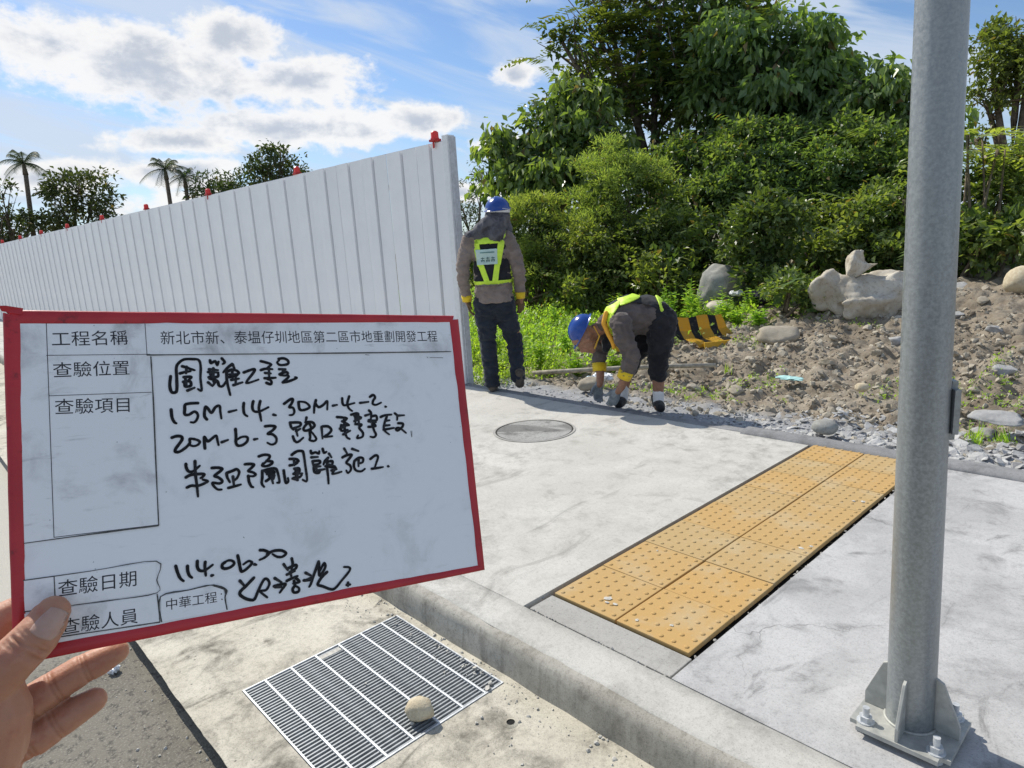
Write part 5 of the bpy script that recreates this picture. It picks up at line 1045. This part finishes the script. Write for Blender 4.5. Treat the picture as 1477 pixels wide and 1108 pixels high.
def fronds(name, parent, blobs, kind, n, L, seed, mat, pairs=9, lw=.05, droop=.5, upc=.35):
    """pinnate leaves: an arching stalk with paired leaflets"""
    rg = np.random.RandomState(seed); C = np.array([b[:3] for b in blobs]); RX = np.array([b[3] for b in blobs]); RZ = np.array([b[4] for b in blobs]); wt = RX*RX; wt = wt/wt.sum()
    bi = rg.choice(len(blobs), n, p=wt); d = rg.normal(size=(n, 3)); d /= np.linalg.norm(d, axis=1)[:, None]
    lump = fbm(np.arctan2(d[:,1], d[:,0])*2 + bi*5, d[:,2]*3, 3, seed); r = (.45 + .55*rg.rand(n)**.6)*(1 + .7*lump)
    B = C[bi] + d*r[:, None]*np.stack([RX[bi], RX[bi], RZ[bi]], 1); h = rg.uniform(0, 2*math.pi, n); out = np.stack([np.cos(h), np.sin(h), np.zeros(n)], 1) + d*np.array([.8, .8, .1]); out /= np.linalg.norm(out, axis=1)[:, None]
    Ls = L*(.7 + .6*rg.rand(n)); VV = []; 
    for k in range(pairs):
        t = (k + 1)/(pairs + .3); P_ = B + out*(Ls*t)[:, None] + np.array([0, 0, 1])*(Ls*(upc*t - droop*t*t))[:, None]
        sd = np.cross(out, [0, 0, 1.0]); sd /= np.linalg.norm(sd, axis=1)[:, None]; ll = Ls*.30*(1 - .55*abs(t-.45)); fw = out*.35
        for sg in (-1, 1):
            ax = sd*sg + fw + rg.normal(size=(n, 3))*.12; ax[:, 2] -= .25; ax /= np.linalg.norm(ax, axis=1)[:, None]; wv = np.cross(ax, [0, 0, 1.0]); wv /= np.linalg.norm(wv, axis=1)[:, None] + 1e-6
            m_ = P_ + ax*(ll*.45)[:, None]; wd = (ll*.19)[:, None]; VV.append(np.stack([P_, m_ + wv*wd, P_ + ax*ll[:, None], m_ - wv*wd], 1))
    V = np.concatenate(VV).reshape(-1, 3); N = len(V)//4; o = np.arange(N)*4; F = np.concatenate([np.stack([o, o+1, o+2], 1), np.stack([o, o+2, o+3], 1)])
    mobj(name, from_np(name, V, F), mat, parent, kind='stuff')
def limbs(parent, base, blobs, r0, seed, ztop=None, zb=0.0):
    rg = random.Random(seed); C = [Vector(b[:3]) for b in blobs]; cen = sum(C, Vector())/len(C); b0 = Vector((base[0], base[1], zb)); fork = b0.lerp(cen, .45); fork.x = b0.x*.7 + cen.x*.3; fork.y = b0.y*.7 + cen.y*.3
    bm = bmesh.new(); m1 = b0.lerp(fork, .5) + Vector((rg.uniform(-.15, .15), rg.uniform(-.15, .15), 0)); tube(bm, [b0, m1, fork], [r0, r0*.85, r0*.7], 9); mobj('trunk', from_bm('trunk', bm), M_BARK, parent, smooth=True)
    for c, b in zip(C, blobs):
        bm = bmesh.new(); m_ = fork.lerp(c, .5) + Vector((rg.uniform(-.2, .2), rg.uniform(-.2, .2), -.1))*b[3]*.6; tube(bm, [fork, m_, c], [r0*.5, r0*.36, r0*.2], 7)
        for k in range(7):
            d = Vector((rg.gauss(0, 1), rg.gauss(0, 1), rg.gauss(.2, .8))).normalized(); e = c + Vector((d.x*b[3], d.y*b[3], d.z*b[4]))*.9; s0 = m_.lerp(c, rg.random()); mm_ = s0.lerp(e, .5) + Vector((0, 0, .08*b[3])); tube(bm, [s0, mm_, e], [r0*.17, r0*.1, r0*.03], 5)
        mobj('branch', from_bm('branch', bm), M_BARK, parent, smooth=True)
PLANTS=[
  ('compound', 'tall dark tree with feathery compound leaves above the shrubs', (-9.6, 14.03), [(-10.47, 13.39, 5.69, 1.29, 1.21), (-9.85, 14.46, 6.59, 1.62, 1.3), (-8.81, 14.54, 5.6, 1.41, 1.18), (-10.74, 12.52, 4.45, 0.96, 0.8), (-9.73, 13.94, 4.38, 1.78, 1.13), (-10.68, 13.23, 7.18, 0.95, 0.95), (-8.41, 15.35, 6.2, 1.11, 0.95), (-10.99, 12.3, 5.81, 0.63, 0.71)]),
  ('big', 'large leaved tree with drooping leaves right of the feathery tree', (-6.89, 14.44), [(-7.32, 14.23, 4.78, 1.31, 1.02), (-6.35, 14.68, 4.56, 0.99, 0.71), (-7.06, 14.36, 3.79, 1.32, 0.88), (-6.22, 14.74, 3.81, 1.0, 0.71), (-8.17, 14.33, 4.13, 1.08, 0.92), (-5.87, 14.88, 4.15, 0.63, 0.49)]),
  ('big', 'drooping broad leaved tree at the left end of the thicket', (-10.28, 10.92), [(-10.27, 10.93, 3.66, 0.88, 0.73), (-10.87, 10.34, 3.23, 0.67, 0.67), (-9.37, 11.2, 3.2, 1.0, 0.79), (-9.92, 10.71, 2.77, 1.01, 0.72), (-10.75, 10.17, 2.5, 0.67, 0.52), (-9.9, 11.66, 4.21, 0.89, 0.59)]),
  ('big', 'pale green large leaved tree just left of the steel pole', (-4.47, 14.32), [(-5.0, 14.14, 3.71, 0.65, 0.52), (-4.6, 14.59, 3.37, 0.65, 0.5), (-4.13, 15.04, 3.08, 0.65, 0.52), (-5.15, 14.09, 3.36, 0.52, 0.33)]),
  ('broad', 'tall round crowned tree right of the steel pole', (-3.89, 20.64), [(-4.53, 20.51, 4.95, 0.75, 1.0), (-3.97, 20.62, 5.29, 0.82, 0.78), (-3.84, 20.65, 4.35, 0.99, 0.82), (-4.54, 20.5, 4.01, 0.68, 0.51), (-3.36, 20.73, 4.72, 0.96, 1.12), (-4.76, 20.45, 3.23, 0.38, 0.43)]),
  ('fine', 'rounded fine leaved shrub in the middle of the thicket', None, [(-7.64, 10.15, 2.19, 1.06, 0.88), (-7.86, 9.59, 1.61, 0.56, 0.56)]),
  ('fine', 'light yellow green feathery shrub behind the standing worker', None, [(-8.91, 8.91, 1.81, 0.63, 0.51), (-8.47, 9.06, 1.35, 0.75, 0.63), (-9.12, 8.7, 1.15, 0.51, 0.77), (-8.49, 8.76, 0.76, 0.62, 0.62)]),
  ('shrub', 'shrub with a bright rim at the top of the thicket centre', None, [(-7.32, 11.46, 2.67, 0.65, 0.52), (-6.83, 12.22, 2.89, 0.72, 0.53), (-6.64, 11.41, 2.04, 1.01, 0.82), (-6.96, 10.98, 1.58, 0.63, 0.63)]),
  ('shrub', 'broad shrub below the large leaved tree', None, [(-5.97, 12.55, 2.96, 0.57, 0.38), (-6.05, 12.07, 2.35, 0.76, 0.57), (-5.2, 12.13, 2.08, 0.66, 0.66), (-5.97, 11.55, 1.74, 0.68, 0.74), (-5.19, 11.59, 1.56, 0.59, 0.59)]),
  ('shrub', 'high shrub beside the upper pole', None, [(-5.23, 12.88, 2.87, 0.56, 0.37), (-4.58, 12.91, 2.49, 0.66, 0.48), (-4.6, 12.27, 1.79, 0.77, 0.71), (-4.04, 12.98, 2.19, 0.59, 0.59)]),
  ('shrub', 'mid height dark shrub in the centre hollow', None, [(-6.94, 9.66, 1.14, 0.83, 0.71), (-7.11, 9.29, 0.7, 0.71, 0.65), (-7.48, 9.0, 0.9, 0.53, 0.71)]),
  ('shrub', 'dense shrub above the grey boulder', None, [(-6.79, 10.38, 1.4, 0.55, 0.55), (-6.04, 10.37, 1.19, 0.64, 0.64), (-6.12, 9.85, 0.76, 0.57, 0.52)]),
  ('shrub', 'leafy shrub rising behind the pale boulder', None, [(-4.56, 11.1, 1.14, 0.5, 0.5), (-4.31, 11.52, 1.38, 0.5, 0.5), (-3.85, 10.73, 0.87, 0.57, 0.47), (-4.38, 10.31, 0.75, 0.42, 0.42)]),
  ('round', 'dark round bush with shiny leaves above the rubble', None, [(-4.52, 9.25, 1.21, 0.61, 0.57), (-4.56, 9.13, 0.74, 0.49, 0.39)]),
  ('shrub', 'low bush at the foot of the dark round bush', None, [(-3.69, 8.21, 0.6, 0.33, 0.26), (-3.47, 8.2, 0.46, 0.13, 0.18)]),
  ('shrub', 'shrub partly hidden by the pole', None, [(-3.62, 11.44, 1.34, 0.74, 0.63), (-3.2, 11.36, 0.91, 0.62, 0.62), (-3.41, 10.88, 0.74, 0.41, 0.41)]),
  ('shrub', 'high shrub right of the pole', None, [(-2.95, 12.87, 1.85, 0.44, 0.38), (-2.55, 12.54, 1.55, 0.52, 0.52), (-2.23, 13.01, 1.82, 0.53, 0.58)]),
  ('shrub', 'lower shrub right of the pole above the stony ridge', None, [(-2.35, 10.95, 1.04, 0.56, 0.42), (-1.97, 11.23, 0.96, 0.56, 0.46), (-2.7, 11.08, 1.0, 0.39, 0.48)]),
  ('spray', 'shrub with hanging feathery leaves right of the pole below the tall tree', None, [(-2.72, 11.69, 2.37, 0.33, 0.22), (-2.47, 11.95, 2.16, 0.3, 0.2)]),
  ('shrub', 'shaded shrub behind the bent worker', None, [(-6.05, 8.95, 0.72, 0.49, 0.49)]),
  ('shrub', 'shrub low behind the standing worker', None, [(-10.58, 9.17, 0.82, 0.57, 0.72), (-7.63, 8.61, 0.47, 0.59, 0.35)]),
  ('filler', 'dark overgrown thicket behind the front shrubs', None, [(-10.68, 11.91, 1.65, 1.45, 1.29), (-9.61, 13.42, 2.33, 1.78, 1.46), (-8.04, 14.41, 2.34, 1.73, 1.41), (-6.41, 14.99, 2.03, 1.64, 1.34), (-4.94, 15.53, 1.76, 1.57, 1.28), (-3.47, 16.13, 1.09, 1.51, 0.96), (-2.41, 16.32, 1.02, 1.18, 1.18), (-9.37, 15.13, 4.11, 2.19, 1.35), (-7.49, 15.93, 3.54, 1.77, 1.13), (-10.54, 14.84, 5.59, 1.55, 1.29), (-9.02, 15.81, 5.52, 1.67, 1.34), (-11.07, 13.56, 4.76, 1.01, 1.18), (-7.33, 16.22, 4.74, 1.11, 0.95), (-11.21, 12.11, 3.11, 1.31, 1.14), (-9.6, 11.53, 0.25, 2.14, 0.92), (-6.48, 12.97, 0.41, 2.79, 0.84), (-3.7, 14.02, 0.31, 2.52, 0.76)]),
  ('far', 'lacy tree seen between the white fence and the thicket', (-19.82, 16.83), [(-20.07, 16.53, 2.85, 0.73, 1.04), (-19.55, 17.14, 4.06, 0.57, 0.52), (-19.73, 16.93, 2.06, 0.79, 1.05), (-20.19, 16.38, 1.33, 0.66, 1.05)]),
  ('farb', 'round airy tree beyond the white fence', (-58.98, 11.03), [(-58.73, 12.26, 7.95, 1.94, 1.22), (-58.59, 12.93, 6.8, 1.75, 1.03), (-59.02, 10.78, 6.59, 1.61, 1.11), (-58.95, 11.17, 5.11, 2.29, 1.32), (-58.49, 13.39, 5.53, 1.46, 0.73), (-59.15, 10.09, 4.9, 1.31, 1.01)]),
  ('farb', 'sparse dark tree with bare limbs at the left edge', (-59.54, 7.45), [(-59.52, 7.57, 7.11, 0.97, 1.07), (-59.63, 6.63, 5.72, 1.45, 1.45), (-59.49, 7.83, 4.74, 1.72, 1.08), (-59.34, 8.9, 5.18, 0.89, 0.7), (-59.6, 6.92, 4.06, 1.95, 0.73)]),
  ('farb', 'dark rounded tree showing over the middle of the fence', (-54.71, 24.63), [(-54.18, 25.78, 8.99, 1.92, 1.58), (-54.76, 24.53, 8.64, 1.46, 1.12), (-54.7, 24.66, 7.72, 2.26, 1.36), (-55.47, 22.86, 6.91, 2.24, 1.12), (-53.78, 26.61, 7.65, 1.6, 1.14), (-53.03, 28.06, 7.43, 1.44, 0.81), (-54.12, 25.9, 10.07, 1.13, 0.45)]),
  ('farl', 'low layered tree beside the pair of palms', (-58.48, 20.6), [(-58.23, 21.3, 8.26, 1.47, 0.4), (-57.58, 22.99, 8.0, 1.38, 0.46), (-57.9, 22.16, 7.31, 2.0, 0.46), (-58.46, 20.65, 7.08, 1.42, 0.4), (-57.44, 23.33, 6.71, 1.73, 0.52)]),
]

for i, (kind, label, base, bl_) in enumerate(PLANTS):
    area = sum(b[3]*b[4] + b[3]*b[3] for b in bl_); bc = bl_[0]; sd_ = 100 + i*7
    isT = kind in ('compound', 'big', 'broad', 'far', 'farb', 'farl')
    root = empty('tree' if isT else ('thicket' if kind == 'filler' else 'shrub'), (0, 0, 0), label=label, cat='tree' if isT else ('thicket' if kind == 'filler' else 'shrub'))
    if kind == 'shrub':
        low = [(b[0], b[1], max(.35, b[2]*.45), b[3]*.95, b[2]*.5) for b in bl_[-1:]]
        sz = (.09, .125, .075, .105)[i % 4]; cl_ = clumps(bl_, (9, 7, 12, 8)[i % 4], .42, sd_, -.3, .82)
        leaves('foliage', root, cl_ + clumps(low, 6, .45, sd_+3), kind, sz, int(area*3.1/sz**2), 6, sd_, .35, .55, .35, .55, rag=.35)
        fronds('shoots', root, cl_, kind, int(area*9), .5, sd_+5, M_LEAF[kind], 8, droop=.35, upc=.7)
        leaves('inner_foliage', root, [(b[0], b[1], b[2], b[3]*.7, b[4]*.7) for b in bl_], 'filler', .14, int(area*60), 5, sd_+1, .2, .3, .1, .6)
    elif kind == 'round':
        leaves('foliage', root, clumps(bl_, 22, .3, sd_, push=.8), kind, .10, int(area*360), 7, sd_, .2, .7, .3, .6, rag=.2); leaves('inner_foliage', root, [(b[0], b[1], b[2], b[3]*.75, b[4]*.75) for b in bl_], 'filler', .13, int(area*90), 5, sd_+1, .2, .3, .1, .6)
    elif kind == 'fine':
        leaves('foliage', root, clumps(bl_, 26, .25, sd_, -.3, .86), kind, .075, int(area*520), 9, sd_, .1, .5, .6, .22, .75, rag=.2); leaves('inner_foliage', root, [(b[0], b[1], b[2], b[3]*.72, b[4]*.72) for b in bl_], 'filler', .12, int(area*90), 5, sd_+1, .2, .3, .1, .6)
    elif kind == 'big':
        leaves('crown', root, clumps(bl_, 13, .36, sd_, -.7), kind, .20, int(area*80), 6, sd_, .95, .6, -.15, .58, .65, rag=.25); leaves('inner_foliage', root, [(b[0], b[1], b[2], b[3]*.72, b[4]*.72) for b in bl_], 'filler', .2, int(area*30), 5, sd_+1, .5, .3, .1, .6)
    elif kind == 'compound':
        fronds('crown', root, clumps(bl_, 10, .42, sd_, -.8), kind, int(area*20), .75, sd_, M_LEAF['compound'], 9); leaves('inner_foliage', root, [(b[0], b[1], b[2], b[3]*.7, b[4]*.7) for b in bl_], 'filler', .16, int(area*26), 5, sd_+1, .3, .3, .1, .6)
    elif kind == 'broad':
        leaves('crown', root, clumps(bl_, 14, .36, sd_, -.8), kind, .15, int(area*80), 7, sd_, .3, .5, .2, .5, rag=.3)
    elif kind == 'spray':
        fronds('foliage', root, bl_, 'compound', int(area*70), .62, sd_, M_LEAF['fine'], 11, droop=.55, upc=.25)
    elif kind == 'filler':
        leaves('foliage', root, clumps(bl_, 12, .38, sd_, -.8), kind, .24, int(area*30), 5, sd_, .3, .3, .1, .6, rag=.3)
    elif kind == 'far':
        leaves('crown', root, clumps(bl_, 8, .42, sd_, -.8), kind, .14, int(area*45), 6, sd_, .3, .4, .2, .4, rag=.45)
    elif kind == 'farb':
        leaves('crown', root, clumps(bl_, 10, .42, sd_, -.8), 'far', .36, int(area*15), 6, sd_, .3, .55, .2, .5, rag=.4)
    elif kind == 'farl':
        leaves('crown', root, bl_, 'far', .38, int(area*11), 6, sd_, .1, .5, .2, .4, rag=.4)
    if base: limbs(root, base, bl_, {'compound': .2, 'big': .13, 'broad': .22, 'far': .12}.get(kind, .28), sd_)
    elif kind != 'filler':
        b0 = Vector((bc[0], bc[1], .1)); bm = bmesh.new(); rr_ = random.Random(sd_)
        for b in bl_: 
            for k in range(3): tube(bm, [b0 + Vector((rr_.uniform(-.2, .2), rr_.uniform(-.2, .2), 0)), b0.lerp(Vector(b[:3]), .5) + Vector((rr_.uniform(-.2, .2), rr_.uniform(-.2, .2), 0)), Vector(b[:3]) + Vector((rr_.uniform(-.3, .3)*b[3], rr_.uniform(-.3, .3)*b[3], .5*b[4]))], [.035, .025, .012], 6)
        mobj('stem', from_bm('stem', bm), M_BARK, root, smooth=True)
# palms
M_PALM = leaf_mat('leaf_palm', (.018, .03, .014), (.024, .038, .016), (.03, .045, .018), .25)
def palm(top, foot, r, seed, label):
    rg = random.Random(seed); t = empty('palm_tree', (foot[0], foot[1], 0), label=label, cat='palm tree'); dl_ = Vector((top[0]-foot[0], top[1]-foot[1], 0)); H_ = top[2]
    bm = bmesh.new(); tube(bm, [Vector((0, 0, 0)), dl_*.4 + Vector((0, 0, H_*.5)), dl_ + Vector((0, 0, H_ - .8))], [.22, .17, .15], 9); tube(bm, [dl_ + Vector((0, 0, H_ - .8)), dl_ + Vector((0, 0, H_))], [.19, .10], 9); mobj('trunk', from_bm('trunk', bm), M_BARK, t, smooth=True)
    for k in range(15):
        a = 2*math.pi*k/15 + rg.uniform(-.2, .2); el_ = rg.choice([1.1, .8, .5, .2, -.1]) + rg.uniform(-.1, .1); L = r*1.35*rg.uniform(.85, 1.1); P_ = []; V = []; F = []
        for j in range(9):
            s = j/8; hx = L*s*math.cos(el_)*(1 - .12*s); z = L*(math.sin(el_)*s - .55*s*s); P_.append(Vector((math.cos(a)*hx, math.sin(a)*hx, z)))
        sd = Vector((-math.sin(a), math.cos(a), 0)); bm = bmesh.new(); tube(bm, P_, [.035*(1 - .8*j/8) for j in range(9)], 4)
        for j in range(2, 33):
            s = j/33; i0 = min(7, int(s*8)); p = P_[i0].lerp(P_[i0+1], s*8 - i0); d = (P_[i0+1] - P_[i0]).normalized(); ll = L*.30*(1 - .75*abs(s - .4))
            for sg in (-1, 1):
                ax = (sd*sg*.8 + d*.55 - Vector((0, 0, .55 + rg.uniform(0, .25)))).normalized(); wv = d*.035*L/2
                vs = [bm.verts.new(q) for q in (p - wv*.5, p + wv*.5, p + ax*ll)]; bm.faces.new(vs)
        me = bpy.data.meshes.new('frond'); bm.to_mesh(me); bm.free(); o = mobj('frond', me, M_PALM, t); o.location = dl_ + Vector((0, 0, H_))
palm((-61.28, 9.44, 9.44), (-61.34, 9.03), 1.65, 1, 'lone palm at the far left with a tall bare trunk')
palm((-59.2, 18.42, 9.06), (-59.21, 18.38), 1.75, 2, 'taller left palm of the pair above the white fence')
palm((-58.8, 19.67, 8.4), (-58.87, 19.45), 1.35, 3, 'shorter right palm of the pair above the white fence')
# weeds ---------------------------------------------------------------
rg = np.random.RandomState(77)
def weed_cover(name, n, x0, x1, y0, y1, size, h, seed, dens):
    rg = np.random.RandomState(seed); X = rg.uniform(x0, x1, n*3); Y = rg.uniform(y0, y1, n*3); k = rg.rand(n*3) < dens(X, Y); X, Y = X[k][:n], Y[k][:n]; n = len(X)
    hh_ = h*(.25 + fbm(X*1.1, Y*1.1, 3, seed) + .5)*rg.rand(n); T = np.stack([X, Y, terr_full(X, Y) + hh_], 1); per = 5; N = n*per; tip = np.repeat(T, per, 0)
    q = rg.normal(size=(N, 3)); ax = q + np.array([0, 0, .6]); ax /= np.linalg.norm(ax, axis=1)[:, None]; L = size*(.6 + .8*rg.rand(N)); base = tip + rg.normal(size=(N, 3))*size*.5
    s = np.cross(ax, [0, 0, 1.0] + rg.normal(size=(N, 3))*.3); s /= np.linalg.norm(s, axis=1)[:, None]; m_ = base + ax*(L*.45)[:, None]; wd = (L*.26)[:, None]
    V = np.stack([base, m_ + s*wd, base + ax*L[:, None], m_ - s*wd], 1).reshape(-1, 3); o = np.arange(N)*4; F = np.concatenate([np.stack([o, o+1, o+2], 1), np.stack([o, o+2, o+3], 1)])
    mobj(name, from_np(name, V, F), M_LEAF['weed'], kind='stuff')
def dn(X, Y): # thick on the left and far, thin on the rubble
    a = sm((-X - 4.3 + (Y - 6)*.35)/1.3)*sm((Y - 5.0)/.9); return np.clip(a*(.25 + 1.6*(fbm(X*1.6, Y*1.6, 3, 31) + .32)), 0, 1)
weed_cover('weeds', 26000, -15, -3.5, 4.75, 14.5, .055, .34, 201, dn)
weed_cover('weeds', 1500, -6.9, -4.95, 4.32, 5.6, .035, .30, 203, lambda X, Y: .3 + .7*(fbm(X*3, Y*3, 2, 5) > 0))
weed_cover('ground_cover', 1300, -4.2, -.6, 4.9, 8.2, .022, .035, 205, lambda X, Y: (fbm(X*1.7, Y*1.7, 3, 41) > .10)*.9)
def plant(x, y, h, seed, label, cat='plant', group=None, lw=.06, nst=4, nl=16, spread=.12, grassy=False):
    rr_ = random.Random(seed); z = terr1(x, y) - .02; t = empty('weed_plant' if not grassy else 'grass_tuft', (x, y, z), label=label, cat=cat, group=group); bs = bmesh.new(); bl2 = bmesh.new()
    for s in range(nst):
        a = rr_.uniform(0, 6.28); lean = rr_.uniform(.3, 1)*spread; H_ = h*rr_.uniform(.6, 1.05); tp_ = Vector((math.cos(a)*lean, math.sin(a)*lean, H_)); b0 = Vector((rr_.uniform(-.04, .04), rr_.uniform(-.04, .04), 0)); mid = b0.lerp(tp_, .5) + Vector((0, 0, .04*h))
        if grassy:
            sd = Vector((-math.sin(a), math.cos(a), 0))*.004; v = [bl2.verts.new(q) for q in (b0 - sd, b0 + sd, mid + sd*.8, mid - sd*.8)]; tip_ = bl2.verts.new(tp_); bl2.faces.new(v); bl2.faces.new((v[3], v[2], tip_)); continue
        tube(bs, [b0, mid, tp_], [.006, .005, .003], 5)
        for k in range(nl):
            u = .15 + .85*k/nl; p = b0.lerp(mid, u*2) if u < .5 else mid.lerp(tp_, u*2 - 1); b_a = k*2.4 + rr_.uniform(-.3, .3); ax = Vector((math.cos(b_a), math.sin(b_a), rr_.uniform(.1, .7))).normalized(); L = lw*(1.35 - .7*u)*rr_.uniform(.8, 1.2); sd = ax.cross(Vector((0, 0, 1))).normalized()*L*.26
            v = [bl2.verts.new(q) for q in (p, p + ax*L*.5 + sd, p + ax*L - Vector((0, 0, L*.2)), p + ax*L*.5 - sd)]; bl2.faces.new((v[0], v[1], v[2])); bl2.faces.new((v[0], v[2], v[3]))
    if not grassy: mobj('stem', from_bm('stem', bs), M_LEAF['weed'], t)
    else: bs.free()
    me = bpy.data.meshes.new('leaf'); bl2.to_mesh(me); bl2.free(); mobj('foliage', me, M_LEAF['weed'], t, kind='stuff')
k = 0
for x, y, h in [(-5.05, 7.45, .62), (-4.97, 7.9, .7), (-5.23, 8.3, .66), (-4.75, 7.8, .5), (-5.42, 7.68, .5), (-4.45, 7.9, .42), (-4.2, 7.75, .34), (-5.86, 7.48, .5), (-5.5, 8.2, .72), (-5.15, 8.3, .62), (-5.75, 8.6, .8), (-5.0, 8.7, .5), (-6.2, 9.0, .66), (-6.6, 8.4, .5), (-5.3, 7.6, .42), (-4.6, 8.1, .4), (-4.35, 8.4, .36), (-6.0, 7.0, .42), (-6.4, 6.4, .4), (-5.6, 6.1, .38), (-5.9, 5.6, .42), (-5.35, 5.35, .36), (-6.3, 5.5, .4), (-5.0, 5.6, .3), (-4.75, 6.0, .26), (-7.2, 7.6, .5), (-7.0, 9.6, .6), (-3.9, 7.7, .24), (-6.7, 5.1, .35), (-5.6, 4.95, .3)]:
    lb_ = 'leafy weed growing beside the legs of the standing worker' if (x < -5.7 and y < 6.6) or y < 5.5 else ('tall leafy weed standing behind the striped barrier' if -5.5 < x < -4.4 and y > 7.3 else ('low weed at the right end of the striped barrier' if x > -4.4 else 'leafy weed behind the timber pole between the two workers')); plant(x, y, h, 300+k, lb_, group='tall weeds in the overgrown patch', lw=.10, nst=6, nl=18); k += 1
plant(-3.95, 8.95, .5, 400, 'pale green weed clump under the low bush beside the boulder', lw=.10, nst=7)
plant(-1.02, 4.95, .20, 401, 'green grass tuft in the slate gravel right of the pole', 'grass', nst=26, spread=.10, grassy=True)
plant(-.9, 5.1, .15, 403, 'small spiky grass tuft behind the flat slab right of the pole', 'grass', nst=18, spread=.09, grassy=True)
plant(-3.35, 6.0, .16, 404, 'thin grass tuft in the rubble right of the bent worker', 'grass', nst=16, spread=.07, grassy=True)
# shrub glimpsed under the fence end and left of the board
